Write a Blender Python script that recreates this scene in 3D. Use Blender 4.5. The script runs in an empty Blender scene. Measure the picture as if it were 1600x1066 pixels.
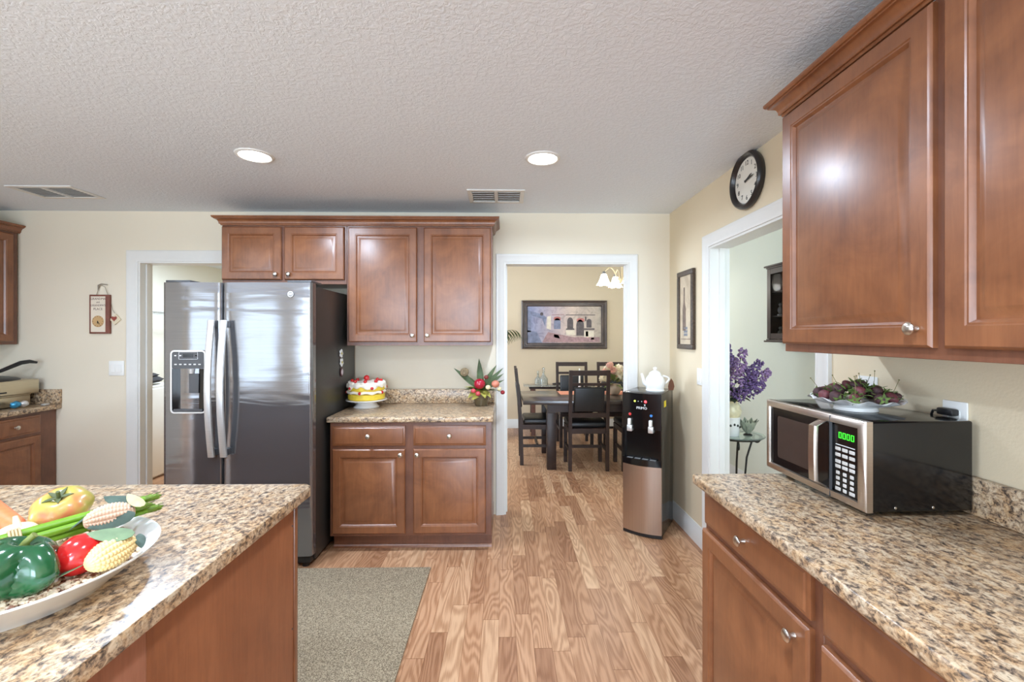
import bpy, bmesh, math, random
from mathutils import Vector, Matrix, noise
R = math.radians
PI = math.pi
random.seed(7)
scn = bpy.context.scene
COL = scn.collection

# ------------------------------------------------------------------ camera, exposure, world, lights
cam_d = bpy.data.cameras.new('camera')
cam = bpy.data.objects.new('camera', cam_d)
COL.objects.link(cam)
cam_d.sensor_width = 36.0
cam_d.lens = 36.0 * 700.0 / 1600.0
cam_d.shift_y = -9.0 / 1600.0
cam_d.clip_start = 0.02
cam.location = (0, 0, 1.45)
cam.rotation_euler = (R(90), 0, -math.atan(12 / 700.0))
scn.camera = cam
vs = scn.view_settings
vs.view_transform = 'Standard'
vs.look = 'None'
vs.exposure = 0.12
vs.gamma = 1.0
vs.use_curve_mapping = False
scn.cycles.max_bounces = 10
scn.cycles.diffuse_bounces = 6
scn.cycles.glossy_bounces = 4
scn.cycles.sample_clamp_indirect = 6.0
scn.cycles.caustics_reflective = False
scn.cycles.caustics_refractive = False

W = bpy.data.worlds.new('daylight')
scn.world = W
W.use_nodes = True
W.node_tree.nodes['Background'].inputs[0].default_value = (0.80, 0.90, 1.0, 1)
W.node_tree.nodes['Background'].inputs[1].default_value = 2.2


def area(name, loc, rot, sx, sy, power, col=(1, 1, 1), shape='RECTANGLE', spread=180):
    l = bpy.data.lights.new(name, 'AREA')
    l.shape = shape
    l.size = sx
    if shape in ('RECTANGLE', 'ELLIPSE'):
        l.size_y = sy
    l.energy = power
    l.color = (col[0] * 0.77, col[1] * 0.885, col[2])      # neutral white balance
    l.spread = R(spread)
    o = bpy.data.objects.new(name, l)
    COL.objects.link(o)
    o.location = loc
    o.rotation_euler = rot
    return o


DAY = (0.84, 0.92, 1.0)
WARM = (1.0, 0.90, 0.76)
# daylight through the glazed doors and windows of the room behind the viewer (back wall at Y=-4.2), and added lamps for the rooms beyond
for wx in (-5.6, -2.3, 0.0):
    area('window_daylight', (wx, -4.12, 1.1), (R(90), 0, 0), 2.3 if wx < -1 else 1.6, 2.0, {-5.6: 40, -2.3: 95, 0.0: 165}[wx], DAY)  # right-hand window is added to give the ceiling more light
area('window_daylight', (-7.3, -1.9, 1.3), (R(90), 0, R(-90)), 2.4, 1.5, 150, DAY)  # added side window, unseen, for more daylight in the room
area('dining_added_fill', (-1.75, 5.3, 1.5), (R(90), 0, R(-90)), 1.6, 1.5, 85, (0.90, 0.94, 1.0))  # added fill for the dining room; the wall here has no window
area('hall_added_fill', (1.9, 0.62, 1.5), (R(90), 0, 0), 0.7, 1.6, 30, (0.86, 0.94, 1.0))  # added ambient light for the hall; no door is built here
area('laundry_added_fill', (-3.1, 5.2, 2.40), (0, 0, 0), 0.4, 0.4, 52, (0.9, 0.95, 1.0))  # added light for the laundry, without a ceiling fitting

# ------------------------------------------------------------------ materials
MATS = {}


def new_mat(name):
    m = bpy.data.materials.new(name)
    m.use_nodes = True
    nt = m.node_tree
    return m, nt, nt.nodes['Principled BSDF']


def setp(b, **k):
    for n, v in k.items():
        n = n.replace('_', ' ')
        if n in b.inputs:
            b.inputs[n].default_value = v


def rgb(r, g, b):
    f = lambda c: (c / 255.0 / 12.92) if c <= 10.3 else ((c / 255.0 + 0.055) / 1.055) ** 2.4
    return (f(r), f(g), f(b), 1)


def coords(nt, scale=(1, 1, 1), kind='Object'):
    tc = nt.nodes.new('ShaderNodeTexCoord')
    mp = nt.nodes.new('ShaderNodeMapping')
    mp.inputs['Scale'].default_value = scale
    nt.links.new(tc.outputs[kind], mp.inputs[0])
    return mp.outputs[0]


def nz(nt, vec, scale, detail=3, rough=0.55, dist=0.0):
    n = nt.nodes.new('ShaderNodeTexNoise')
    n.inputs['Scale'].default_value = scale
    n.inputs['Detail'].default_value = detail
    n.inputs['Roughness'].default_value = rough
    n.inputs['Distortion'].default_value = dist
    nt.links.new(vec, n.inputs['Vector'])
    return n.outputs[0]


def ramp(nt, fac, stops, mode='LINEAR'):
    r = nt.nodes.new('ShaderNodeValToRGB')
    r.color_ramp.interpolation = mode
    els = r.color_ramp.elements
    while len(els) < len(stops):
        els.new(0.5)
    for e, (p, c) in zip(els, stops):
        e.position = p
        e.color = c if len(c) == 4 else (*c, 1)
    nt.links.new(fac, r.inputs[0])
    return r.outputs[0]


def mixc(nt, fac, a, b, mode='MIX'):
    m = nt.nodes.new('ShaderNodeMix')
    m.data_type = 'RGBA'
    m.blend_type = mode
    for sock, v in ((m.inputs[0], fac), (m.inputs[6], a), (m.inputs[7], b)):
        if hasattr(v, 'is_linked'):
            nt.links.new(v, sock)
        elif isinstance(v, (int, float)):
            sock.default_value = v
        else:
            sock.default_value = v if len(v) == 4 else (*v, 1)
    return m.outputs[2]


def math_n(nt, op, a, b=0.0):
    m = nt.nodes.new('ShaderNodeMath')
    m.operation = op
    for s, v in ((m.inputs[0], a), (m.inputs[1], b)):
        if hasattr(v, 'is_linked'):
            nt.links.new(v, s)
        else:
            s.default_value = v
    return m.outputs[0]


def bump(nt, b, h, strength=0.2, dist=0.01):
    n = nt.nodes.new('ShaderNodeBump')
    n.inputs['Strength'].default_value = strength
    n.inputs['Distance'].default_value = dist
    nt.links.new(h, n.inputs['Height'])
    nt.links.new(n.outputs[0], b.inputs['Normal'])


def plain(name, col, rough=0.5, metal=0.0, var=0.06, vscale=18, bmp=0.0, bscale=60, coat=0.0, **k):
    """a lightly mottled surface"""
    m, nt, b = new_mat(name)
    v = coords(nt)
    n = nz(nt, v, vscale, 3)
    lo = tuple(c * (1 - var) for c in col[:3])
    hi = tuple(min(1, c * (1 + var)) for c in col[:3])
    nt.links.new(ramp(nt, n, [(0.3, lo), (0.7, hi)]), b.inputs['Base Color'])
    setp(b, Roughness=rough, Metallic=metal, Coat_Weight=coat, Coat_Roughness=0.15, **k)
    if bmp:
        bump(nt, b, nz(nt, v, bscale, 3), bmp, 0.004)
    MATS[name] = m
    return m


def wall_mat(name, col):
    m, nt, b = new_mat(name)
    v = coords(nt)
    n = nz(nt, v, 1.3, 2)
    nt.links.new(ramp(nt, n, [(0.3, tuple(c * 0.97 for c in col[:3])), (0.7, tuple(c * 1.02 for c in col[:3]))]), b.inputs['Base Color'])
    setp(b, Roughness=0.6)
    bump(nt, b, nz(nt, v, 130, 2), 0.12, 0.004)
    MATS[name] = m
    return m


wall_kitchen = wall_mat('wall_cream_paint', rgb(229, 219, 198))
wall_side = wall_mat('wall_tan_paint', rgb(224, 208, 178))
wall_dining = wall_mat('wall_sand_paint', rgb(214, 194, 164))
wall_hall = wall_mat('wall_pale_sage_paint', rgb(214, 218, 203))
wall_laundry = wall_mat('wall_ivory_paint', rgb(236, 234, 222))
white_trim = plain('white_trim_paint', rgb(224, 223, 218), 0.35, var=0.01)
white_plastic = plain('white_plastic', rgb(238, 238, 234), 0.3, var=0.01)


def ceiling_mat():
    m, nt, b = new_mat('knockdown_ceiling')
    v = coords(nt)
    n1 = nz(nt, v, 52, 4, 0.6, 0.6)
    h = ramp(nt, n1, [(0.42, (0, 0, 0)), (0.58, (1, 1, 1))])
    n2 = nz(nt, v, 90, 2)
    hh = mixc(nt, 0.25, h, n2)
    setp(b, Roughness=0.85)
    nt.links.new(ramp(nt, n1, [(0.3, rgb(228, 236, 244)), (0.7, rgb(233, 241, 249))]), b.inputs['Base Color'])
    bump(nt, b, hh, 0.36, 0.0045)
    return m


ceiling_m = ceiling_mat()


def floor_mat():
    m, nt, b = new_mat('oak_strip_laminate')
    v = coords(nt)
    sx = nt.nodes.new('ShaderNodeSeparateXYZ')
    nt.links.new(v, sx.inputs[0])
    px = math_n(nt, 'DIVIDE', sx.outputs[0], 0.083)
    ix = math_n(nt, 'FLOOR', px)
    fx = math_n(nt, 'FRACT', px)
    wn = nt.nodes.new('ShaderNodeTexWhiteNoise')
    wn.noise_dimensions = '1D'
    nt.links.new(ix, wn.inputs['W'])
    off = math_n(nt, 'MULTIPLY', wn.outputs['Value'], 7.0)
    py = math_n(nt, 'ADD', math_n(nt, 'DIVIDE', sx.outputs[1], 0.62), off)
    iy = math_n(nt, 'FLOOR', py)
    fy = math_n(nt, 'FRACT', py)
    cb = nt.nodes.new('ShaderNodeCombineXYZ')
    nt.links.new(ix, cb.inputs[0])
    nt.links.new(iy, cb.inputs[1])
    w2 = nt.nodes.new('ShaderNodeTexWhiteNoise')
    w2.noise_dimensions = '3D'
    nt.links.new(cb.outputs[0], w2.inputs['Vector'])
    tone = ramp(nt, w2.outputs['Value'], [(0.0, rgb(160, 116, 86)), (0.35, rgb(182, 138, 104)), (0.65, rgb(194, 150, 115)), (1.0, rgb(208, 170, 134))])
    # grain: contour lines of a stretched noise, shifted per plank
    cv = nt.nodes.new('ShaderNodeCombineXYZ')
    nt.links.new(math_n(nt, 'MULTIPLY', sx.outputs[0], 9.0), cv.inputs[0])
    nt.links.new(math_n(nt, 'MULTIPLY', sx.outputs[1], 1.5), cv.inputs[1])
    nt.links.new(math_n(nt, 'MULTIPLY', w2.outputs['Value'], 60.0), cv.inputs[2])
    g = nz(nt, cv.outputs[0], 1.0, 1.5, 0.4)
    gs = math_n(nt, 'SINE', math_n(nt, 'MULTIPLY', g, 95.0))
    cv2 = nt.nodes.new('ShaderNodeCombineXYZ')
    nt.links.new(math_n(nt, 'MULTIPLY', sx.outputs[0], 150.0), cv2.inputs[0])
    nt.links.new(math_n(nt, 'MULTIPLY', sx.outputs[1], 6.0), cv2.inputs[1])
    nt.links.new(iy, cv2.inputs[2])
    fine = nz(nt, cv2.outputs[0], 1.0, 3, 0.6)
    gf = ramp(nt, math_n(nt, 'ADD', math_n(nt, 'MULTIPLY', gs, 0.15), math_n(nt, 'ADD', math_n(nt, 'MULTIPLY', fine, 0.7), 0.1)), [(0.28, (0.70, 0.62, 0.56)), (0.6, (1.03, 1.03, 1.03))])
    c = mixc(nt, 1.0, tone, gf, 'MULTIPLY')
    # seams
    e1 = math_n(nt, 'LESS_THAN', math_n(nt, 'ABSOLUTE', math_n(nt, 'SUBTRACT', fx, 0.5)), 0.488)
    e2 = math_n(nt, 'LESS_THAN', math_n(nt, 'ABSOLUTE', math_n(nt, 'SUBTRACT', fy, 0.5)), 0.4975)
    seam = math_n(nt, 'MULTIPLY', e1, e2)
    c = mixc(nt, seam, mixc(nt, 1.0, c, (0.55, 0.45, 0.38, 1), 'MULTIPLY'), c)
    nt.links.new(c, b.inputs['Base Color'])
    setp(b, Roughness=0.32, Specular_IOR_Level=0.4)
    bump(nt, b, mixc(nt, 0.85, fine, seam), 0.06, 0.002)
    return m


floor_m = floor_mat()


def wood_mat(name, c0, c1, rough=0.3, coat=0.35, axis='Z', s=1.0, spec=0.5):
    m, nt, b = new_mat(name)
    sc = {'Z': (14, 14, 1.3), 'X': (1.3, 14, 14), 'Y': (14, 1.3, 14)}[axis]
    v = coords(nt, tuple(a * s for a in sc))
    v2 = coords(nt)
    n1 = nz(nt, v2, 5.0, 4, 0.6, 0.8)
    n2 = nz(nt, v, 5.0, 4, 0.6, 0.4)
    base = ramp(nt, n1, [(0.3, c0), (0.72, c1)])
    gr = ramp(nt, n2, [(0.3, (0.86, 0.84, 0.82)), (0.6, (1.04, 1.04, 1.04))])
    nt.links.new(mixc(nt, 1.0, base, gr, 'MULTIPLY'), b.inputs['Base Color'])
    setp(b, Roughness=rough, Coat_Weight=coat, Coat_Roughness=0.3, Specular_IOR_Level=spec)
    bump(nt, b, n2, 0.03, 0.002)
    return m


cherry = wood_mat('cherry_stained_maple', rgb(112, 66, 39), rgb(148, 94, 58), 0.36, 0.5)
cherry_dark = wood_mat('cherry_stained_frame', rgb(100, 60, 42), rgb(126, 80, 56), 0.36, 0.5)
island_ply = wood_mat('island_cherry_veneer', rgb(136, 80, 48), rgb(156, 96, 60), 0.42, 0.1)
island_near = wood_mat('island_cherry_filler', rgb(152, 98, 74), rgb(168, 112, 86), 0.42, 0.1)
espresso = wood_mat('espresso_wood', rgb(40, 28, 25), rgb(60, 43, 37), 0.42, 0.1, spec=0.4)
walnut = wood_mat('dark_walnut', rgb(40, 27, 22), rgb(62, 43, 35), 0.45, 0.08, spec=0.35)


def granite(name, sx=1.0, sy=0.75, blue=0.0):
    m, nt, b = new_mat(name)
    v = coords(nt, (sx, sy, 1.0))
    n1 = nz(nt, v, 74, 6, 0.68, 0.5)
    n2 = nz(nt, v, 170, 3, 0.6)
    n3 = nz(nt, v, 11, 4, 0.6, 0.5)
    n4 = nz(nt, v, 26, 3, 0.6, 0.6)
    base = ramp(nt, n1, [(0.35, rgb(70, 63, 58)), (0.43, rgb(134, 115, 97)), (0.50, rgb(188, 160, 128)), (0.60, rgb(214, 194, 164))])
    sp = ramp(nt, n2, [(0.34, (0.36, 0.35, 0.36)), (0.43, (1, 1, 1))])
    big = ramp(nt, n3, [(0.34, (0.78, 0.79, 0.82)), (0.56, (1.0, 1.0, 1.0))])
    tan = ramp(nt, n4, [(0.45, (1, 1, 1)), (0.62, (0.96, 0.84, 0.70))])
    c = mixc(nt, 0.8, base, sp, 'MULTIPLY')
    c = mixc(nt, 1.0, c, big, 'MULTIPLY')
    c = mixc(nt, 1.0, c, tan, 'MULTIPLY')
    nt.links.new(c, b.inputs['Base Color'])
    setp(b, Roughness=0.29, Specular_IOR_Level=0.45)
    return m


granite_m = granite('speckled_granite_laminate')
granite_x = granite('speckled_granite_laminate_crosswise', 0.75, 1.0)
granite_sq = granite('speckled_granite_backsplash', 0.9, 0.9)


def steel(name, col, rough, wav=0.0, wsc=(1.0, 1.0, 4.0), grain=(2, 2, 320), aniso=0.4, gb=0.03):
    m, nt, b = new_mat(name)
    v = coords(nt, grain)
    g = nz(nt, v, 1.0, 3)
    nt.links.new(ramp(nt, g, [(0.3, tuple(c * 0.93 for c in col[:3])), (0.7, tuple(min(1, c * 1.05) for c in col[:3]))]), b.inputs['Base Color'])
    setp(b, Metallic=1.0, Roughness=rough, Anisotropic=aniso)
    if wav:
        w = nz(nt, coords(nt, wsc), 1.0, 2.0, 0.45, 0.5)
        h = mixc(nt, gb, w, g)
        bump(nt, b, h, wav, 0.02)
    MATS[name] = m
    return m


fridge_steel = steel('brushed_stainless', rgb(138, 138, 141), 0.11, 0.19, (1.6, 1.6, 9.0), aniso=0.0)
fridge_steel.node_tree.nodes['Principled BSDF'].inputs['Metallic'].default_value = 0.78
plain_steel = steel('satin_steel', rgb(222, 221, 219), 0.42)
plain_steel.node_tree.nodes['Principled BSDF'].inputs['Metallic'].default_value = 0.72
warm_steel = steel('warm_stainless', rgb(190, 172, 158), 0.34, grain=(320, 320, 2))
mw_steel = steel('microwave_stainless', rgb(200, 188, 177), 0.3, grain=(2, 2, 200))
nickel = steel('brushed_nickel', rgb(214, 208, 198), 0.28)
black_gloss = plain('black_gloss', rgb(14, 14, 15), 0.12, var=0.1)
black_plastic = plain('black_plastic', rgb(26, 26, 28), 0.35, var=0.1)
black_side = plain('charcoal_enamel', rgb(52, 50, 48), 0.32, var=0.06, vscale=60)
dark_grey = plain('dark_grey_plastic', rgb(74, 74, 76), 0.35)
mid_grey = plain('mid_grey_plastic', rgb(128, 128, 128), 0.4)
rubber = plain('rubber', rgb(18, 18, 18), 0.7)
ceramic = plain('white_ceramic', rgb(240, 240, 238), 0.15, var=0.01, coat=0.4)
leather = plain('black_leather', rgb(26, 26, 28), 0.36, bmp=0.15, bscale=300)
iron = plain('wrought_iron', rgb(44, 42, 38), 0.5, 0.3)
knobm = nickel


def emis(name, col, s):
    m, nt, b = new_mat(name)
    setp(b, Base_Color=col, Emission_Color=col, Emission_Strength=s, Roughness=0.4)
    return m


def glass(name, col=(0.9, 0.95, 0.93, 1), rough=0.02, alpha_t=0.85):
    m, nt, b = new_mat(name)
    setp(b, Base_Color=col, Roughness=rough, Transmission_Weight=alpha_t, IOR=1.45)
    return m


glow = emis('lamp_diffuser', (1, 0.97, 0.92, 1), 14.0)
shade_glow = emis('lit_frosted_glass', (1, 0.93, 0.80, 1), 6.0)
clear_glass = glass('clear_glass')
green_led = emis('green_led', (0.06, 1.0, 0.04, 1), 0.9)
red_led = emis('red_led', (1.0, 0.05, 0.06, 1), 3.0)
yel_led = emis('amber_led', (0.75, 0.9, 0.1, 1), 1.2)
blue_b = plain('blue_button', rgb(60, 130, 200), 0.3)
red_b = plain('red_button', rgb(205, 50, 50), 0.3)
letters = plain('pale_lettering', rgb(235, 235, 235), 0.4, var=0.0)


def rug_mat():
    m, nt, b = new_mat('heather_grey_pile')
    v = coords(nt)
    n = nz(nt, v, 210, 3, 0.7)
    nt.links.new(ramp(nt, n, [(0.36, rgb(92, 80, 62)), (0.5, rgb(148, 132, 108)), (0.66, rgb(198, 182, 152))]), b.inputs['Base Color'])
    setp(b, Roughness=0.95)
    bump(nt, b, n, 0.6, 0.006)
    return m


rug_m = rug_mat()

# ------------------------------------------------------------------ mesh helpers
INV = {}


class MB:
    def __init__(self):
        self.bm = bmesh.new()
        self.mi = 0

    def _set(self, faces):
        for f in faces:
            f.material_index = self.mi

    def faces(self, vs, fs):
        v = [self.bm.verts.new(p) for p in vs]
        out = []
        for f in fs:
            try:
                out.append(self.bm.faces.new([v[i] for i in f]))
            except ValueError:
                pass
        self._set(out)
        return v, out

    def box(self, x0, x1, y0, y1, z0, z1, bev=0.0, seg=2, M=None):
        x0, x1 = sorted((x0, x1)); y0, y1 = sorted((y0, y1)); z0, z1 = sorted((z0, z1))
        v, f = self.faces([(x0, y0, z0), (x1, y0, z0), (x1, y1, z0), (x0, y1, z0), (x0, y0, z1), (x1, y0, z1), (x1, y1, z1), (x0, y1, z1)],
                          [(0, 3, 2, 1), (4, 5, 6, 7), (0, 1, 5, 4), (1, 2, 6, 5), (2, 3, 7, 6), (3, 0, 4, 7)])
        if M is not None:
            for q in v:
                q.co = M @ q.co
        if bev > 0:
            es = set(e for ff in f for e in ff.edges)
            r = bmesh.ops.bevel(self.bm, geom=list(es), offset=bev, segments=seg, affect='EDGES', profile=0.5)
            self._set(r['faces'])
        return self

    def prism(self, pts, vec):
        n = len(pts)
        vec = Vector(vec)
        a = [Vector(p) for p in pts]
        vs = a + [p + vec for p in a]
        fs = [tuple(range(n - 1, -1, -1)), tuple(range(n, 2 * n))]
        fs += [(i, (i + 1) % n, n + (i + 1) % n, n + i) for i in range(n)]
        self.faces(vs, fs)
        return self

    def grid(self, fn, nu, nv, cu=False, cv=False, M=None):
        vs = []
        for i in range(nu):
            for j in range(nv):
                p = Vector(fn(i, j))
                vs.append(M @ p if M is not None else p)
        fs = []
        for i in range(nu if cu else nu - 1):
            for j in range(nv if cv else nv - 1):
                i2, j2 = (i + 1) % nu, (j + 1) % nv
                fs.append((i * nv + j, i2 * nv + j, i2 * nv + j2, i * nv + j2))
        self.faces(vs, fs)
        return self

    def lathe(self, prof, n=32, c=(0, 0, 0), M=None, wob=None):
        c = Vector(c)
        rows = []
        vs = []
        fs = []
        for (r, z) in prof:
            if r < 1e-6:
                p = Vector((0, 0, z))
                rows.append([len(vs)])
                vs.append(p)
            else:
                row = []
                for k in range(n):
                    a = 2 * PI * k / n
                    rr, zz = (r, z) if wob is None else wob(r, z, a)
                    row.append(len(vs))
                    vs.append(Vector((rr * math.cos(a), rr * math.sin(a), zz)))
                rows.append(row)
        for a, b in zip(rows[:-1], rows[1:]):
            for k in range(n):
                k2 = (k + 1) % n
                if len(a) == 1 and len(b) == 1:
                    continue
                if len(a) == 1:
                    fs.append((a[0], b[k], b[k2]) if False else (a[0], b[k2], b[k])[::-1])
                elif len(b) == 1:
                    fs.append((a[k], a[k2], b[0]))
                else:
                    fs.append((a[k], a[k2], b[k2], b[k]))
        vs = [(M @ p if M is not None else p) + c for p in vs]
        self.faces(vs, fs)
        return self

    def cyl(self, p0, p1, r0, r1=None, n=20):
        return self.tube([p0, p1], [r0, r0 if r1 is None else r1], n)

    def tube(self, pts, r, n=10, cap=True, sq=None):
        pts = [Vector(p) for p in pts]
        rs = r if isinstance(r, (list, tuple)) else [r] * len(pts)
        up = None
        rings = []
        vs = []
        for i, p in enumerate(pts):
            t = (pts[min(i + 1, len(pts) - 1)] - pts[max(i - 1, 0)]).normalized()
            if up is None:
                up = t.orthogonal().normalized() if sq is None else (Vector(sq) - t * Vector(sq).dot(t)).normalized()
            up = (up - t * up.dot(t))
            up = up.normalized() if up.length > 1e-6 else t.orthogonal().normalized()
            side = t.cross(up)
            ring = []
            for k in range(n):
                a = 2 * PI * k / n
                ring.append(len(vs))
                vs.append(p + (up * math.cos(a) + side * math.sin(a)) * rs[i])
            rings.append(ring)
        fs = []
        for a, b in zip(rings[:-1], rings[1:]):
            for k in range(n):
                k2 = (k + 1) % n
                fs.append((a[k], a[k2], b[k2], b[k]))
        if cap:
            fs.append(tuple(rings[0][::-1]))
            fs.append(tuple(rings[-1]))
        self.faces(vs, fs)
        return self

    def ball(self, c, r, sub=2, M=None, fn=None):
        r = (r, r, r) if isinstance(r, (int, float)) else r
        res = bmesh.ops.create_icosphere(self.bm, subdivisions=sub, radius=1.0)
        c = Vector(c)
        for v in res['verts']:
            d = v.co.copy()
            p = Vector((d.x * r[0], d.y * r[1], d.z * r[2]))
            if fn:
                p = fn(d, p)
            v.co = (M @ p if M is not None else p) + c
        fs = set(f for v in res['verts'] for f in v.link_faces)
        self._set(fs)
        return self

    def leaf(self, base, direction, length, width, up=(0, 0, 1), bend=0.3, fold=0.25, n=6, point=1.0):
        """a thin leaf with a folded midrib, bending towards -up at its tip"""
        d = Vector(direction).normalized()
        u = Vector(up)
        u = u - d * u.dot(d)
        u = u.normalized() if u.length > 1e-5 else d.orthogonal().normalized()
        s = d.cross(u)
        base = Vector(base)

        def fn(i, j):
            t = i / (n - 1)
            w = width * 0.5 * (math.sin(PI * min(1, t ** 0.8 * 0.96 + 0.04)) ** point + 0.03)
            k = (j - 1)
            return base + d * (length * t) + s * (w * k) + u * (-bend * length * t * t + fold * w * abs(k))
        vs = [fn(i, j) for i in range(n) for j in range(3)]
        th = u * 0.0012
        vs2 = [p - th for p in vs]
        fs = []
        N = len(vs)
        for i in range(n - 1):
            for j in range(2):
                a = i * 3 + j
                q = (a, a + 3, a + 4, a + 1)
                fs.append(q)
                fs.append(tuple(x + N for x in q[::-1]))
        loop = [i * 3 for i in range(n)] + [(n - 1) * 3 + 1] + [i * 3 + 2 for i in range(n - 1, -1, -1)] + [1]
        for a, b in zip(loop, loop[1:] + loop[:1]):
            fs.append((a, b, b + N, a + N))
        self.faces(vs + vs2, fs)
        return self

    def text(self, s, size, M, ext=0.0008, align='CENTER'):
        cu = bpy.data.curves.new('t', 'FONT')
        cu.body = s
        cu.size = size
        cu.extrude = ext
        cu.align_x = align
        cu.align_y = 'CENTER'
        cu.resolution_u = 2
        ob = bpy.data.objects.new('t', cu)
        COL.objects.link(ob)
        dg = bpy.context.evaluated_depsgraph_get()
        me = bpy.data.meshes.new_from_object(ob.evaluated_get(dg))
        bpy.data.objects.remove(ob)
        bpy.data.curves.remove(cu)
        me.transform(M)
        n0 = len(self.bm.faces)
        self.bm.from_mesh(me)
        self.bm.faces.ensure_lookup_table()
        self._set(self.bm.faces[n0:])
        bpy.data.meshes.remove(me)
        return self

    def build(self, name, mat, parent=None, label=None, angle=38, smooth=True):
        bmesh.ops.recalc_face_normals(self.bm, faces=self.bm.faces[:])
        me = bpy.data.meshes.new(name)
        self.bm.to_mesh(me)
        self.bm.free()
        for m in (mat if isinstance(mat, (list, tuple)) else [mat]):
            me.materials.append(m)
        o = bpy.data.objects.new(name, me)
        COL.objects.link(o)
        if parent is not None:
            inv = INV.get(parent.name, Matrix.Identity(4))
            me.transform(inv)
            o.parent = parent
            INV[o.name] = inv
        else:
            xs = [v.co for v in me.vertices]
            lo = Vector([min(p[i] for p in xs) for i in range(3)])
            hi = Vector([max(p[i] for p in xs) for i in range(3)])
            c = Vector(((lo.x + hi.x) / 2, (lo.y + hi.y) / 2, lo.z))
            me.transform(Matrix.Translation(-c))
            o.location = c
            INV[o.name] = Matrix.Translation(-c)
        if smooth:
            me.polygons.foreach_set('use_smooth', [True] * len(me.polygons))
            me.set_sharp_from_angle(angle=R(angle))
        if label:
            o['label'] = label
        return o


def thing(name, label, cat, loc=(0, 0, 0), rz=0.0, group=None, local=False):
    """an Empty at the thing's base; parts are given in world coordinates unless local"""
    o = bpy.data.objects.new(name, None)
    o.empty_display_size = 0.05
    COL.objects.link(o)
    o.location = loc
    o.rotation_euler = (0, 0, rz)
    M = Matrix.Translation(loc) @ Matrix.Rotation(rz, 4, 'Z')
    INV[o.name] = Matrix.Identity(4) if local else M.inverted()
    return tag(o, label, cat, group)


def tag(o, label, cat, group=None, kind=None):
    o['label'] = label
    o['category'] = cat
    if group:
        o['group'] = group
    if kind:
        o['kind'] = kind
    return o


def struct(name, mb, mat, parent=None):
    o = mb.build(name, mat, parent)
    if parent is None:
        o['kind'] = 'structure'
    return o


def dup(o, loc, rz, label, group=None):
    r = o.copy()
    COL.objects.link(r)
    r.location = loc
    r.rotation_euler = (0, 0, rz)
    r['label'] = label
    if group:
        r['group'] = group

    def rec(src, dst):
        for ch in list(src.children):
            c = ch.copy()
            COL.objects.link(c)
            c.parent = dst
            rec(ch, c)
    rec(o, r)
    return r


def rot_to(d, up=(0, 0, 1)):
    """matrix turning +Z to direction d"""
    return Vector((0, 0, 1)).rotation_difference(Vector(d).normalized()).to_matrix().to_4x4()


# text planes: text is drawn in its XY plane facing +Z
def face_minus_y(x, y, z):      # readable when looking along +Y
    return Matrix.Translation((x, y, z)) @ Matrix.Rotation(R(90), 4, 'X')


def face_minus_x(x, y, z):      # readable when looking along +X
    return Matrix.Translation((x, y, z)) @ Matrix.Rotation(R(-90), 4, 'Z') @ Matrix.Rotation(R(90), 4, 'X')


# ------------------------------------------------------------------ the setting
YW = 3.626          # kitchen face of the rear wall
XW = 1.347          # kitchen face of the right wall
XL = -4.15          # left wall
ZC = 2.44
TH = 0.12
LX0, LX1 = -2.918, -2.13      # laundry opening
DX0, DX1 = 0.0, 1.015         # dining opening
HY0, HY1 = 1.90, 2.915        # hall opening in the right wall
ZO = 2.04

b = MB(); b.box(-7.6, 2.4, -4.4, 7.2, -0.08, 0)
struct('floor', b, floor_m)
b = MB(); b.box(-7.6, XW, -4.3, YW, ZC, ZC + 0.08)
struct('ceiling', b, ceiling_m)
b = MB(); b.box(-4.37, -1.95, YW + TH, 7.12, ZC, ZC + 0.08)
struct('ceiling_laundry', b, ceiling_m)
b = MB(); b.box(-1.95, 2.42, YW + TH, 7.12, 2.80, 2.88); b.box(XW + TH, 2.42, 0.4, YW + TH, 2.80, 2.88)
struct('ceiling_dining', b, ceiling_m)

b = MB()
for x0, x1, z0, z1 in ((XL - 0.12, LX0, 0, 2.8), (LX0, LX1, ZO, 2.8), (LX1, DX0, 0, 2.8), (DX0, DX1, ZO, 2.8), (DX1, XW + TH, 0, 2.8)):
    b.box(x0, x1, YW, YW + TH, z0, z1)
struct('wall_rear', b, wall_kitchen)
b = MB()
for y0, y1, z0, z1 in ((-4.3, HY0, 0, 2.8), (HY0, HY1, ZO, 2.8), (HY1, YW, 0, 2.8)):
    b.box(XW, XW + TH, y0, y1, z0, z1)
struct('wall_right', b, wall_side)
b = MB(); b.box(XL - 0.12, XL, 0.3, YW, 0, ZC)
struct('wall_left', b, wall_kitchen)
b = MB(); b.box(-7.6, XL - 0.12, 0.3, 0.42, 0, ZC)
struct('wall_family_room', b, wall_kitchen)
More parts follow.
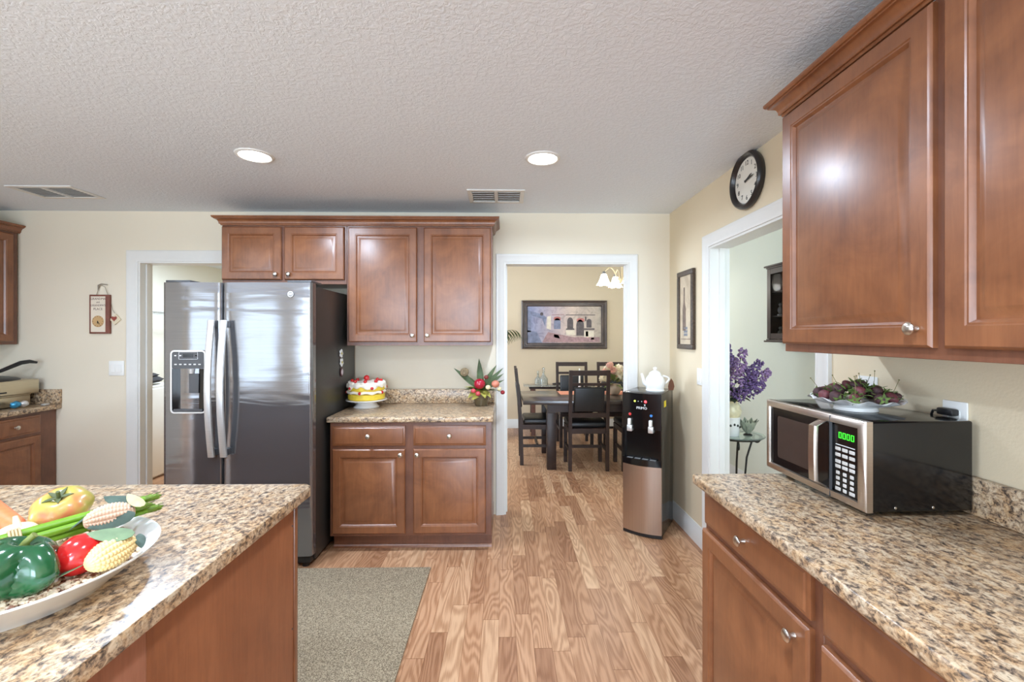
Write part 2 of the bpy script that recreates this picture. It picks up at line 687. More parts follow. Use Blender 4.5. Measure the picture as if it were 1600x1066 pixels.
# back wall with glazed openings, and a side window; rightmost opening and side window added for light
b = MB()
for x0, x1, z0, z1 in ((-7.6, -6.8, 0, ZC), (-4.4, -3.5, 0, ZC), (-1.1, -0.85, 0, ZC), (0.85, XW, 0, ZC), (-6.8, -4.4, 2.12, ZC), (-3.5, -1.1, 2.12, ZC), (-0.85, 0.85, 2.12, ZC)):
    b.box(x0, x1, -4.3, -4.18, z0, z1)
struct('wall_back', b, wall_kitchen)
b = MB()
for y0, y1, z0, z1 in ((-4.3, -3.1, 0, ZC), (-0.7, 0.42, 0, ZC), (-3.1, -0.7, 0, 0.5), (-3.1, -0.7, 2.1, ZC)):
    b.box(-7.6, -7.48, y0, y1, z0, z1)
struct('wall_far_left', b, wall_kitchen)
for n, (x0, x1) in enumerate(((-6.8, -4.4), (-3.5, -1.1), (-0.85, 0.85))):  # the right-hand one is an added, unseen window for more light
    b = MB()
    for a0, a1, z0, z1 in ((x0, x1, 2.06, 2.12), (x0, x1, 0, 0.05), (x0, x0 + 0.06, 0.05, 2.06), (x1 - 0.06, x1, 0.05, 2.06), ((x0 + x1) / 2 - 0.05, (x0 + x1) / 2 + 0.05, 0.05, 2.06)):
        b.box(a0, a1, -4.27, -4.2, z0, z1)
    w = struct('window_%d' % (n + 1), b, white_trim)
b = MB()
for y0, y1, z0, z1 in ((-3.1, -0.7, 2.04, 2.1), (-3.1, -0.7, 0.5, 0.56), (-3.1, -3.04, 0.56, 2.04), (-0.76, -0.7, 0.56, 2.04), (-1.93, -1.87, 0.56, 2.04)):
    b.box(-7.57, -7.5, y0, y1, z0, z1)
struct('window_4', b, white_trim)  # frame of the side window added for its light

# dining and hall
b = MB(); b.box(-1.95, 2.3, 7.0, 7.12, 0, 2.8)
struct('wall_dining', b, wall_dining)
b = MB(); b.box(-2.0, -1.9, YW + TH, 7.0, 0, 2.8)
struct('wall_partition', b, wall_dining)
b = MB(); b.box(2.3, 2.42, 0.4, 7.12, 0, 2.8)
struct('wall_hall', b, wall_hall)
b = MB(); b.box(XW + TH, 2.3, 0.4, 0.52, 0, 2.8)
struct('wall_entry', b, wall_hall)
# laundry
b = MB(); b.box(-4.37, -4.25, YW + TH, 7.0, 0, ZC); b.box(-4.37, -2.0, 7.0, 7.12, 0, ZC)
struct('wall_laundry', b, wall_laundry)


def casing(name, x0, x1, ztop, M, w=0.066, t=0.018):
    """mitred door casing: local x along the wall, front towards local -y"""
    prof = [(0, 0), (0, -t * 0.55), (w * 0.12, -t * 0.6), (w * 0.22, -t * 0.8), (w * 0.72, -t * 0.86), (w * 0.8, -t), (w * 0.96, -t), (w, -t * 0.85), (w, 0)]
    b = MB()

    def fn(i, j):
        o, y = prof[i]
        return ((x0 - o, y, 0), (x0 - o, y, ztop + o), (x1 + o, y, ztop + o), (x1 + o, y, 0))[j]
    b.grid(fn, len(prof), 4, M=M)
    o = struct(name, b, white_trim)
    return o


def jamb(name, x0, x1, ztop, M, depth=TH, t=0.014, plate=False):
    b = MB()
    for a in ((x0, x0 + t, 0, ztop), (x1 - t, x1, 0, ztop), (x0 + t, x1 - t, ztop - t, ztop)):
        b.box(a[0], a[1], -0.004, depth + 0.004, a[2], a[3], M=M)
    # door stop bead
    for a in ((x0 + t, x0 + t + 0.01, 0, ztop - t), (x1 - t - 0.01, x1 - t, 0, ztop - t)):
        b.box(a[0], a[1], depth * 0.45, depth * 0.45 + 0.035, a[2], a[3], M=M)
    return struct(name, b, white_trim)


Mrear = Matrix.Translation((0, YW, 0))
Mright = Matrix.Translation((XW, 0, 0)) @ Matrix.Rotation(R(-90), 4, 'Z')     # local x -> world -Y
casing('trim_1', LX0, LX1, ZO, Mrear, 0.086)
dj = jamb('door_1', LX0, LX1, ZO, Mrear)
b = MB(); b.box(LX0 + 0.0145, LX0 + 0.0165, YW + 0.072, YW + 0.100, 0.925, 0.985, 0.0006, 1); b.box(LX0 + 0.0163, LX0 + 0.018, YW + 0.079, YW + 0.092, 0.94, 0.97)
b.build('strike_plate', dark_grey, dj)
casing('trim_2', DX0, DX1, ZO, Mrear)
jamb('door_2', DX0, DX1, ZO, Mrear)
casing('trim_3', -HY1, -HY0, ZO - 0.01, Mright, 0.08)
jamb('door_3', -HY1, -HY0, ZO - 0.01, Mright)


def baseboard(name, pts, h=0.135, t=0.014, n=(0, -1)):
    """pts: two (x, y) along the wall face; n: direction out of the wall"""
    (xa, ya), (xb, yb) = pts
    prof = [(0, 0), (t, 0), (t, h * 0.72), (t * 0.75, h * 0.78), (t * 0.75, h * 0.86), (t * 0.35, h * 0.95), (t * 0.35, h), (0, h)]
    b = MB()
    b.prism([(xa + n[0] * o, ya + n[1] * o, z) for o, z in prof], (xb - xa, yb - ya, 0))
    return struct(name, b, white_trim)


baseboard('baseboard_right', ((XW, HY1 + 0.081), (XW, YW)), n=(-1, 0))
baseboard('baseboard_rear', ((DX1 + 0.067, YW), (XW - 0.015, YW)))
baseboard('baseboard_rear_left', ((-3.5, YW), (LX0 - 0.087, YW)))
baseboard('baseboard_dining', ((-1.9, 7.0), (2.28, 7.0)), 0.14)
baseboard('baseboard_hall', ((2.3, 0.55), (2.3, 6.98)), 0.14, n=(-1, 0))

# ------------------------------------------------------------------ ceiling fittings
for n, (x, y, lab) in enumerate(((-1.372, 2.487, 'round lit recessed ceiling light on the ceiling in front of the fridge'),
                                 (0.214, 2.497, 'round lit recessed ceiling light on the ceiling in front of the dining doorway'))):
    t = thing('recessed_light', lab, 'ceiling light', (x, y, ZC), 0, 'recessed ceiling lights')
    b = MB(); b.lathe([(0.078, ZC - 0.001), (0.080, ZC - 0.008), (0.086, ZC - 0.010), (0.097, ZC - 0.005), (0.099, ZC)], 40, (x, y, 0))
    b.build('trim_ring', white_trim, t)
    b = MB(); b.lathe([(0, ZC - 0.0105), (0.05, ZC - 0.010), (0.079, ZC - 0.006)], 40, (x, y, 0))
    b.build('diffuser', glow, t)
for x, y in ((-1.372, 2.487), (0.214, 2.497), (-1.372, 0.7), (0.1, 0.35), (-2.9, 1.4), (-1.0, -1.6), (-4.5, -1.8)):
    area('recessed_lamp', (x, y, ZC - 0.02), (0, 0, 0), 0.15, 0.15, 23, (0.90, 0.93, 1.0), 'DISK', 165)  # all but the two fittings above are added lamps, out of view


def ceiling_vent(lab, x0, x1, y0, y1, slats, back, flip=1):
    t = thing('ceiling_vent', lab, 'vent', ((x0 + x1) / 2, (y0 + y1) / 2, ZC))
    b = MB()
    f = 0.03
    zb = ZC - 0.008
    for a in ((x0, x1, y0, y0 + f), (x0, x1, y1 - f, y1), (x0, x0 + f, y0 + f, y1 - f), (x1 - f, x1, y0 + f, y1 - f)):
        b.box(a[0], a[1], a[2], a[3], zb, ZC, 0.002, 1)
    xm = (x0 + x1) / 2
    b.box(xm - 0.012, xm + 0.012, y0 + f, y1 - f, zb - 0.001, ZC - 0.001)
    b.build('frame', white_trim, t)
    b = MB(); b.box(x0 + f, x1 - f, y0 + f, y1 - f, ZC - 0.0015, ZC - 0.0005)
    b.build('duct_shade_sheet', back, t)  # flat sheet coloured as the shade inside the duct
    for s in range(slats):
        yc = y0 + f + (y1 - y0 - 2 * f) * (s + 0.5) / slats
        w = (y1 - y0 - 2 * f) / slats * 0.46
        b = MB()
        for xa, xb in ((x0 + f, xm - 0.012), (xm + 0.012, x1 - f)):
            M = Matrix.Translation((0, yc, ZC - 0.005)) @ Matrix.Rotation(R(14 * flip), 4, 'X')
            b.box(xa + 0.004, xb - 0.004, -w / 2, w / 2, -0.0008, 0.0008, M=M)
        b.build('slat', white_trim, t)
    return t


ceiling_vent('white ceiling air vent with angled louvres at the left, above the light switch', -3.30, -2.87, 3.01, 3.28, 8, black_plastic, 1)
ceiling_vent('white ceiling air vent with two louvred halves in front of the dining doorway', -0.255, 0.14, 3.04, 3.335, 5, mid_grey, 1)

# ------------------------------------------------------------------ cabinets
def ring_front(b, x0, x1, z0, z1, prof):
    """nested rectangles (inset, y): a moulded front whose back lies at y=0"""
    vs = []
    for i, y in prof:
        vs += [(x0 + i, y, z0 + i), (x1 - i, y, z0 + i), (x1 - i, y, z1 - i), (x0 + i, y, z1 - i)]
    fs = []
    n = len(prof)
    for k in range(n - 1):
        for j in range(4):
            a, c = k * 4 + j, k * 4 + (j + 1) % 4
            fs.append((a, c, c + 4, a + 4))
    fs.append((4 * n - 4, 4 * n - 3, 4 * n - 2, 4 * n - 1))
    fs.append((3, 2, 1, 0))
    b.faces(vs, fs)


DOOR = [(0, 0), (0, -0.013), (0.002, -0.016), (0.007, -0.020), (0.050, -0.020), (0.053, -0.0175), (0.057, -0.0175), (0.064, -0.008), (0.069, -0.008), (0.088, -0.0165), (0.091, -0.0172)]
DRAW = [(0, 0), (0, -0.011), (0.003, -0.013), (0.012, -0.015), (0.016, -0.019), (0.019, -0.0195)]


def knob(parent, x, z, y=-0.019):
    b = MB()
    M = Matrix.Translation((x, y, z)) @ Matrix.Rotation(R(90), 4, 'X')
    b.lathe([(0, 0), (0.007, 0), (0.0065, 0.004), (0.0050, 0.009), (0.006, 0.014), (0.012, 0.018), (0.0155, 0.021), (0.0155, 0.024), (0.012, 0.0275), (0.005, 0.029), (0, 0.0293)], 20, M=M)
    b.build('knob', knobm, parent)


def cabinet(name, lab, cat, loc, rz, w, d, z0, z1, doors=(), drawers=(), toe=0.0, group=None, toe_out=None, end_panel=False):
    t = thing(name, lab, cat, loc, rz, group, local=True)
    b = MB()
    zb = z0 + toe
    # face frame and carcass
    b.box(0, w, 0.0, 0.018, zb, z1, 0.0012, 1)
    b.box(0.002, w - 0.002, 0.018, d, zb, z1)
    b.build('carcass', cherry_dark, t)
    if toe:
        b = MB(); b.box(0.0, w, 0.07, d, z0, zb)
        k = b.build('toe_kick', cherry_dark, t)
        b = MB(); b.prism([(0.0, 0.07, z0), (0.0, 0.054, z0), (0.0, 0.055, z0 + 0.010), (0, 0.064, z0 + 0.020), (0, 0.07, z0 + 0.021)], (w, 0, 0))
        b.build('shoe_moulding', cherry, k)
    for (x0, x1, a, c, kx, kz) in doors:
        b = MB(); ring_front(b, x0, x1, a, c, DOOR)
        o = b.build('door', cherry, t, angle=25)
        if kx is not None:
            knob(o, kx, kz)
    for (x0, x1, a, c, has) in drawers:
        b = MB(); ring_front(b, x0, x1, a, c, DRAW)
        o = b.build('drawer', cherry, t, angle=25)
        if has:
            knob(o, (x0 + x1) / 2, (a + c) / 2, -0.0195)
    return t


def crown(lab, loc, rz, w, d, z, ends=(True, True), h=0.062, out=0.052):
    """cornice strip along the top of wall cabinets, returned at its ends"""
    prof = [(0.0, 0), (0.007, 0.0), (0.009, 0.004), (0.009, 0.009), (0.015, 0.009), (0.017, 0.012), (0.017, 0.017), (0.018, 0.022), (0.021, 0.030), (0.027, 0.037), (0.035, 0.041), (0.041, 0.042), (0.041, 0.047), (0.047, 0.048), (0.050, 0.051), (out, 0.055), (out, h), (0, h)]
    b = MB()

    def fn(i, j):
        o, y = prof[i]
        l = -o if ends[0] else 0
        r = w + o if ends[1] else w
        return ((l, d, z + y), (l, -o, z + y), (r, -o, z + y), (r, d, z + y))[j]
    M = Matrix.Translation(loc) @ Matrix.Rotation(rz, 4, 'Z')
    b.grid(fn, len(prof), 4, cu=True, M=M)
    o = b.build('crown_moulding', cherry, angle=25)
    return tag(o, lab, 'moulding')


UP = 0.305
YU = YW - UP
G = 0.0015
# rear wall: cabinet over the fridge and the tall pair
cabinet('wall_cabinet', 'short two-door cherry wall cabinet above the refrigerator', 'cabinet', (-2.068, YU, 0), 0, 0.908, UP - G, 1.825, 2.255,
        [(0.004, 0.437, 1.856, 2.244, 0.40, 1.895), (0.458, 0.893, 1.856, 2.244, 0.495, 1.895)])
cabinet('wall_cabinet', 'tall two-door cherry wall cabinet above the cake counter', 'cabinet', (-1.158, YU, 0), 0, 1.070, UP - G, 1.374, 2.255,
        [(0.014, 0.515, 1.400, 2.242, 0.484, 1.448), (0.566, 1.058, 1.400, 2.242, 0.594, 1.448)])
crown('cherry crown moulding along the top of the rear wall cabinets', (-2.068, YU, 0), 0, 1.98, UP - G, 2.256)
# rear base cabinet
YB = 3.016
cabinet('base_cabinet', 'cherry base cabinet with two drawers and two doors below the cake counter', 'cabinet', (-1.164, YB, 0), 0, 1.078, 0.608, 0, 0.868,
        [(0.018, 0.502, 0.125, 0.690, 0.474, 0.655), (0.556, 1.040, 0.125, 0.690, 0.584, 0.655)],
        [(0.018, 0.502, 0.712, 0.845, True), (0.556, 1.040, 0.712, 0.845, True)], toe=0.105)


def counter(name, lab, x0, x1, y0, y1, ztop, mat, splash=(), th=0.036, clip=None):
    b = MB()
    b.box(x0, x1, y0, y1, ztop - th, ztop, 0.008, 3)
    o = b.build(name, mat)
    tag(o, lab, 'worktop')
    for s in splash:
        c = MB()
        c.box(*s, 0.004, 2)
        c.build('backsplash', granite_sq, o)
    return o


counter('worktop', 'short speckled granite worktop under the cake stand with low backsplash', -1.182, -0.074, 2.988, YW - 0.002, 0.905, granite_x,
        [(-1.182, -0.080, YW - 0.022, YW - 0.002, 0.9055, 1.018)])

# right wall run
XC = 0.74           # face frame plane of the right base cabinets
RH = 0.94
dd = XW - XC - 0.002
for k, (lab, yy, w) in enumerate((('cherry base cabinet at the far end of the right-hand worktop, one drawer over one door', 1.630, 0.606),
                                  ('cherry base cabinet with a knobless wide drawer front, nearer along the right-hand worktop', 1.024, 0.91))):
    if k == 0:
        cabinet('base_cabinet', lab, 'cabinet', (XC, yy, 0), R(-90), w, dd, 0, RH - 0.037,
                [(0.006, 0.576, 0.125, 0.748, 0.53, 0.705)], [(0.014, 0.576, 0.770, 0.892, True)], toe=0.105)
    else:
        cabinet('base_cabinet', lab, 'cabinet', (XC, yy, 0), R(-90), w, dd, 0, RH - 0.037,
                [(0.012, 0.44, 0.125, 0.742, None, None), (0.47, 0.898, 0.125, 0.742, None, None)], [(0.012, 0.898, 0.764, 0.892, False)], toe=0.105)
counter('worktop', 'long speckled granite worktop along the right wall under the microwave', 0.692, XW - 0.002, -0.9, 1.642, RH, granite_m,
        [(XW - 0.022, XW - 0.002, -0.9, 1.642, RH + 0.0005, RH + 0.108)])
cabinet('base_cabinet', 'cherry base cabinet nearest the viewer under the right-hand worktop', 'cabinet', (XC, 0.112, 0), R(-90), 0.96, dd, 0, RH - 0.037,
        [(0.012, 0.46, 0.125, 0.742, 0.42, 0.70), (0.49, 0.948, 0.125, 0.742, 0.53, 0.70)], [(0.012, 0.46, 0.764, 0.892, True), (0.49, 0.948, 0.764, 0.892, True)], toe=0.105)
XU = 1.022
cabinet('wall_cabinet', 'large two-door cherry wall cabinet on the right wall above the microwave', 'cabinet', (XU, 1.612, 0), R(-90), 1.20, XW - XU - G, 1.392, 2.245,
        [(0.008, 0.574, 1.420, 2.236, 0.540, 1.466), (0.603, 1.185, 1.420, 2.236, 1.15, 1.466)])
crown('cherry crown moulding along the top of the large wall cabinet at right', (XU, 1.612, 0), R(-90), 1.20, XW - XU - G, 2.246, h=0.062)
# left wall run
cabinet('base_cabinet', 'cherry base cabinet in the far left corner under the cooking appliance', 'cabinet', (-3.56, 2.70, 0), R(90), 0.92, -XL - 3.56 - G, 0, 0.868,
        [(0.02, 0.38, 0.125, 0.690, 0.35, 0.655), (0.42, 0.79, 0.125, 0.690, 0.45, 0.655)], [(0.02, 0.38, 0.712, 0.845, True), (0.42, 0.79, 0.712, 0.845, True)], toe=0.105)
cabinet('base_cabinet', 'cherry base cabinet along the left wall, nearer than the corner one', 'cabinet', (-3.56, 1.78, 0), R(90), 0.919, -XL - 3.56 - G, 0, 0.868,
        [(0.02, 0.44, 0.125, 0.690, 0.40, 0.655), (0.48, 0.90, 0.125, 0.690, 0.52, 0.655)], [(0.02, 0.44, 0.712, 0.845, True), (0.48, 0.90, 0.712, 0.845, True)], toe=0.105)
counter('worktop', 'speckled granite worktop in the far left corner with an end backsplash', XL + 0.002, -3.516, 1.76, YW - 0.002, 0.905, granite_m,
        [(XL + 0.002, -3.516, YW - 0.022, YW - 0.002, 0.9055, 1.022)])
cabinet('wall_cabinet', 'cherry wall cabinet at the far left edge over the corner worktop', 'cabinet', (-3.852, 2.25, 0), R(90), 1.36, -XL - 3.852 - G, 1.378, 2.255,
        [(0.02, 0.66, 1.400, 2.242, 0.62, 1.448), (0.69, 1.32, 1.400, 2.242, 0.73, 1.448)])
crown('cherry crown moulding on the wall cabinet at the far left', (-3.852, 2.25, 0), R(90), 1.373, -XL - 3.852 - G, 2.256, (True, False))

# ------------------------------------------------------------------ island
t = thing('kitchen_island', 'cherry kitchen island body with a plain veneered end panel', 'kitchen island', (-1.7, 0.6, 0))
b = MB(); b.box(-2.7, -0.745, -0.45, 1.56, 0.0, 0.882)
b.build('carcass', cherry_dark, t)
b = MB(); b.box(-0.744, -0.722, 0.916, 1.544, 0.0, 0.882, 0.001, 1)
b.build('end_panel', island_ply, t)
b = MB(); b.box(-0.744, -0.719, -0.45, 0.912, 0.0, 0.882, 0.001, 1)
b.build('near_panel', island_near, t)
b = MB(); b.box(-0.744, -0.7185, 1.5495, 1.572, 0.0, 0.882, 0.002, 2)
b.build('corner_post', cherry, t)
b = MB()
for z in (0.80, 0.45):
    b.lathe([(0, 0.0015), (0.003, 0.001), (0.0035, 0)], 12, (-0.722, 1.538, z), M=Matrix.Rotation(R(90), 4, 'Y'))
b.build('screw', dark_grey, t)
b = MB()
cx, cyy = -0.682, 1.612
b.prism([(cx, -0.5, 0.8825), (cx, cyy - 0.022, 0.8825), (cx - 0.022, cyy, 0.8825), (-2.75, cyy + 0.012, 0.8825), (-2.75, -0.5, 0.8825)], (0, 0, 0.0375))
es = [e for e in b.bm.edges]
bmesh.ops.bevel(b.bm, geom=es, offset=0.004, segments=2, affect='EDGES', profile=0.5)
o = b.build('worktop', granite_m)
tag(o, 'large speckled granite island worktop in the left foreground', 'worktop')

# rug
b = MB(); b.box(-2.3, -0.456, 1.62, 2.79, 0.0005, 0.012, 0.004, 2)
o = b.build('rug', rug_m)
tag(o, 'flecked grey rug on the floor between island and fridge', 'rug')

# ------------------------------------------------------------------ refrigerator
t = thing('refrigerator', 'stainless side-by-side refrigerator with dark sides and door dispenser', 'refrigerator', (-1.65, 3.2, 0))
FX0, FX1, FS = -2.107, -1.191, -1.744
YF = 2.785
b = MB(); b.box(FX0 + 0.004, FX1 - 0.004, 2.858, 3.60, 0.035, 1.758, 0.004, 2)
b.box(FX0 + 0.02, FX1 - 0.02, 2.89, 3.56, 0.012, 0.035)
b.build('body', black_side, t)


def fdoor(x0, x1, hole=None):
    b = MB()
    z0, z1 = 0.080, 1.776
    yb = 2.851
    n = 14
    prof = []
    r = 0.022
    for k in range(5):
        a = PI / 2 * k / 4
        prof.append((x0 + r - r * math.cos(a), YF + 0.010 + r - r * math.sin(a)))
    for k in range(1, n):
        u = k / n
        prof.append((x0 + r + (x1 - x0 - 2 * r) * u, YF + 0.010 - 0.010 * math.sin(PI * u)))
    for k in range(5):
        a = PI / 2 * k / 4
        prof.append((x1 - r + r * math.sin(a), YF + 0.010 + r - r * math.cos(a)))
    prof = [(x0, yb)] + prof + [(x1, yb)]
    b.prism([(x, y, z0) for x, y in prof], (0, 0, z1 - z0))
    return b


dl = fdoor(FX0, FS - 0.003).build('freezer_door', fridge_steel, t, angle=30)
dr = fdoor(FS + 0.003, FX1).build('fridge_door', fridge_steel, t, angle=30)
for x, par in ((FS - 0.037, dl), (FS + 0.037, dr)):
    b = MB()
    ys, zs = [], []
    N = 18
    pts = []
    for k in range(N + 1):
        u = k / N
        pts.append((x, YF - 0.030 - 0.038 * math.sin(PI * u), 0.708 + 0.834 * u))
    hw = 0.0185

    def hf(i, j):
        p = pts[i]
        dx, dy = ((-hw, -0.006), (-hw * 0.6, -0.010), (hw * 0.6, -0.010), (hw, -0.006), (hw, 0.007), (-hw, 0.007))[j]
        return (p[0] + dx, p[1] + dy, p[2])
    b.grid(hf, N + 1, 6, cv=True)
    b.faces([hf(0, j) for j in range(6)], [(5, 4, 3, 2, 1, 0)])
    b.faces([hf(N, j) for j in range(6)], [(0, 1, 2, 3, 4, 5)])
    h = b.build('handle', plain_steel, par)
    b = MB()
    for z in (0.733, 1.517):
        b.box(x - 0.015, x + 0.015, YF - 0.036, YF + 0.012, z - 0.02, z + 0.02, 0.003, 2)
    b.build('handle_mount', dark_grey, h)
# dispenser
dx0, dx1, dz0, dz1 = -2.046, -1.832, 0.97, 1.358
b = MB()


def rr(x0, x1, z0, z1, r, n=5):
    pts = []
    for cx_, cz_, a0 in ((x1 - r, z1 - r, 0), (x0 + r, z1 - r, 90), (x0 + r, z0 + r, 180), (x1 - r, z0 + r, 270)):
        for k in range(n + 1):
            a = R(a0 + 90 * k / n)
            pts.append((cx_ + r * math.cos(a), cz_ + r * math.sin(a)))
    return pts


def frame_ring(b, x0, x1, z0, z1, r, w, yf, yb, rim=0.006):
    o1 = rr(x0, x1, z0, z1, r)
    o2 = rr(x0 + w, x1 - w, z0 + w, z1 - w, max(r - w, 0.002))
    n = len(o1)
    rows = [[(x, yb, z) for x, z in o1], [(x, yf, z) for x, z in o1], [(x, yf, z) for x, z in o2], [(x, yb, z) for x, z in o2]]
    b.grid(lambda i, j: rows[i][j], 4, n, cu=True, cv=True)


frame_ring(b, dx0, dx1, dz0, dz1, 0.024, 0.009, YF - 0.006, YF + 0.010)
disp = b.build('dispenser_bezel', plain_steel, dl)
b = MB(); b.prism([(x, YF - 0.003, z) for x, z in rr(dx0 + 0.009, dx1 - 0.009, 1.245, dz1 - 0.009, 0.012)], (0, 0.008, 0))
pn = b.build('control_panel', dark_grey, disp)
b = MB(); b.box(dx0 + 0.075, dx0 + 0.135, YF - 0.0045, YF - 0.0031, 1.315, 1.335)
b.build('display', black_gloss, pn)
b = MB()
for k in range(6):
    b.box(dx0 + 0.024 + k * 0.029, dx0 + 0.038 + k * 0.029, YF - 0.0045, YF - 0.0031, 1.268, 1.274)
for x in (0.024, 0.055, 0.15, 0.15):
    b.box(dx0 + x, dx0 + x + 0.01, YF - 0.0045, YF - 0.0031, 1.322, 1.328)
for x0_, x1_, z0_, z1_ in ((0.05, 0.165, 1.346, 1.3475), (0.05, 0.165, 1.302, 1.3035), (0.05, 0.0515, 1.302, 1.3475), (0.1635, 0.165, 1.302, 1.3475)):
    b.box(dx0 + x0_, dx0 + x1_, YF - 0.0042, YF - 0.0031, z0_, z1_)
b.build('button_legend', letters, pn)
# recessed well drawn as a true niche lining in front of the door skin
b = MB()
wx0, wx1, wz0, wz1 = dx0 + 0.009, dx1 - 0.009, dz0 + 0.009, 1.244
b.grid(lambda i, j: ((wx0, wx0 + 0.03, wx0 + 0.05, wx1 - 0.05, wx1 - 0.03, wx1)[j], (YF - 0.002, YF + 0.001, YF + 0.002, YF + 0.002, YF + 0.001, YF - 0.002)[j], (wz0, wz0 + 0.02, wz1)[i]), 3, 6)
well = b.build('dispenser_well', black_gloss, disp)
b = MB()
b.box(dx0 + 0.112, dx0 + 0.172, YF - 0.006, YF + 0.001, 1.095, 1.215, 0.002, 1)
b.build('paddle', dark_grey, well)
b = MB(); b.cyl((dx0 + 0.128, YF - 0.004, 1.215), (dx0 + 0.128, YF - 0.004, 1.243), 0.012, 0.016, 16)
b.build('spout', plain_steel, well)
b = MB(); b.box(wx0 + 0.01, wx1 - 0.01, YF - 0.008, YF, wz0, wz0 + 0.018, 0.002, 1)
b.build('drip_tray', dark_grey, well)
# round badge with a script-like monogram
b = MB(); b.lathe([(0, 0.003), (0.017, 0.003), (0.019, 0.0015), (0.019, 0)], 28, (-1.318, YF + 0.002, 1.703), M=Matrix.Rotation(R(90), 4, 'X'))
bd = b.build('badge', mid_grey, dr)
b = MB()
b.lathe([(0.0175, 0.0032), (0.0165, 0.0042), (0.0150, 0.0042), (0.0145, 0.0032)], 28, (-1.318, YF + 0.002, 1.703), M=Matrix.Rotation(R(90), 4, 'X'))
b.text('GE', 0.017, face_minus_y(-1.318, YF - 0.0015, 1.703))
b.build('monogram', letters, bd)
# hinge covers, feet, grille
b = MB()
b.box(FX0 + 0.01, FX0 + 0.16, 2.81, 2.97, 1.7765, 1.792, 0.004, 2)
b.box(FX1 - 0.16, FX1 - 0.01, 2.81, 2.97, 1.7765, 1.792, 0.004, 2)
b.build('hinge_cover', dark_grey, t)
b = MB(); b.box(FX0 + 0.03, FX1 - 0.03, 2.835, 2.858, 0.03, 0.078)
b.build('toe_grille', black_plastic, t)
for x in (FX0 + 0.06, FX1 - 0.06):
    b = MB(); b.box(x - 0.045, x + 0.045, 2.81, 2.88, 0.028, 0.076, 0.01, 2); b.cyl((x, 2.85, 0), (x, 2.85, 0.03), 0.022, 0.018, 16)
    b.build('foot', black_plastic, t)
# magnets on the dark side of the fridge
for k, (z, y, lab) in enumerate(((1.318, 3.285, 'white flower magnet, topmost of three on the fridge side'), (1.252, 3.292, 'white flower magnet, middle of three on the fridge side'))):
    mt = thing('fridge_magnet', lab, 'magnet', (FX1 - 0.004, y, z), 0, 'magnets on the fridge side')
    b = MB()
    for q in range(5):
        a = 2 * PI * q / 5 + k
        b.ball((FX1 + 0.0035, y + 0.02 * math.cos(a), z + 0.02 * math.sin(a)), (0.007, 0.014, 0.014), 1)
    b.build('petals', ceramic, mt)
    b = MB(); b.ball((FX1 + 0.008, y, z), (0.006, 0.010, 0.010), 1)
    b.build('flower_centre', plain('flower_yellow', rgb(190, 176, 110), 0.5), mt)
mt = thing('fridge_magnet', 'oval plum and cream magnet, lowest of three on the fridge side', 'magnet', (FX1 - 0.004, 3.30, 1.18), 0, 'magnets on the fridge side')
b = MB(); b.ball((FX1 + 0.001, 3.30, 1.18), (0.007, 0.028, 0.036), 2)
b.build('backing', plain('plum_enamel', rgb(78, 44, 50), 0.3), mt)
b = MB(); b.ball((FX1 + 0.0055, 3.298, 1.18), (0.004, 0.018, 0.024), 2)
b.build('cameo', plain('pale_cameo', rgb(206, 196, 200), 0.4), mt)

# ------------------------------------------------------------------ microwave
MW = Matrix.Translation((1.009, 1.229, 0)) @ Matrix.Rotation(R(-88.6), 4, 'Z')
# local: x from near edge (0) away?  local +x -> world -Y, so the near edge is x=0 and the far edge x=-w
t = thing('microwave', 'black and stainless countertop microwave on the right-hand worktop', 'microwave', (1.004, 1.229, RH), R(-88.6), local=True)
mw, mh, md = 0.452, 0.254, 0.318
z0 = 0.014
b = MB(); b.box(-mw + 0.003, -0.003, 0.018, md, z0, z0 + mh, 0.006, 3)
b.build('housing', black_gloss, t)
b = MB()
prof = [(0, 0.022), (0, 0.004), (0.006, -0.002), (0.022, -0.004), (0.024, 0.003)]
vs_, fs_ = [], []
for i, y in prof:
    vs_ += [(-mw + i, y, z0 + i), (-i, y, z0 + i), (-i, y, z0 + mh - i), (-mw + i, y, z0 + mh - i)]
for k in range(len(prof) - 1):
    for j in range(4):
        a, c = k * 4 + j, k * 4 + (j + 1) % 4
        fs_.append((a, c, c + 4, a + 4))
b.faces(vs_, fs_)
b.build('front_frame', mw_steel, t)
b = MB(); b.prism([(x, 0.0045, z) for x, z in rr(-mw + 0.024, -0.128, z0 + 0.024, z0 + mh - 0.024, 0.016)], (0, 0.018, 0))
dr_ = b.build('door', black_gloss, t)
b = MB(); b.prism([(x, 0.0032, z) for x, z in rr(-mw + 0.062, -0.215, z0 + 0.052, z0 + mh - 0.052, 0.01)], (0, 0.001, 0))
b.build('window', plain('window_mesh_brown', rgb(62, 50, 44), 0.18), dr_)
b = MB()
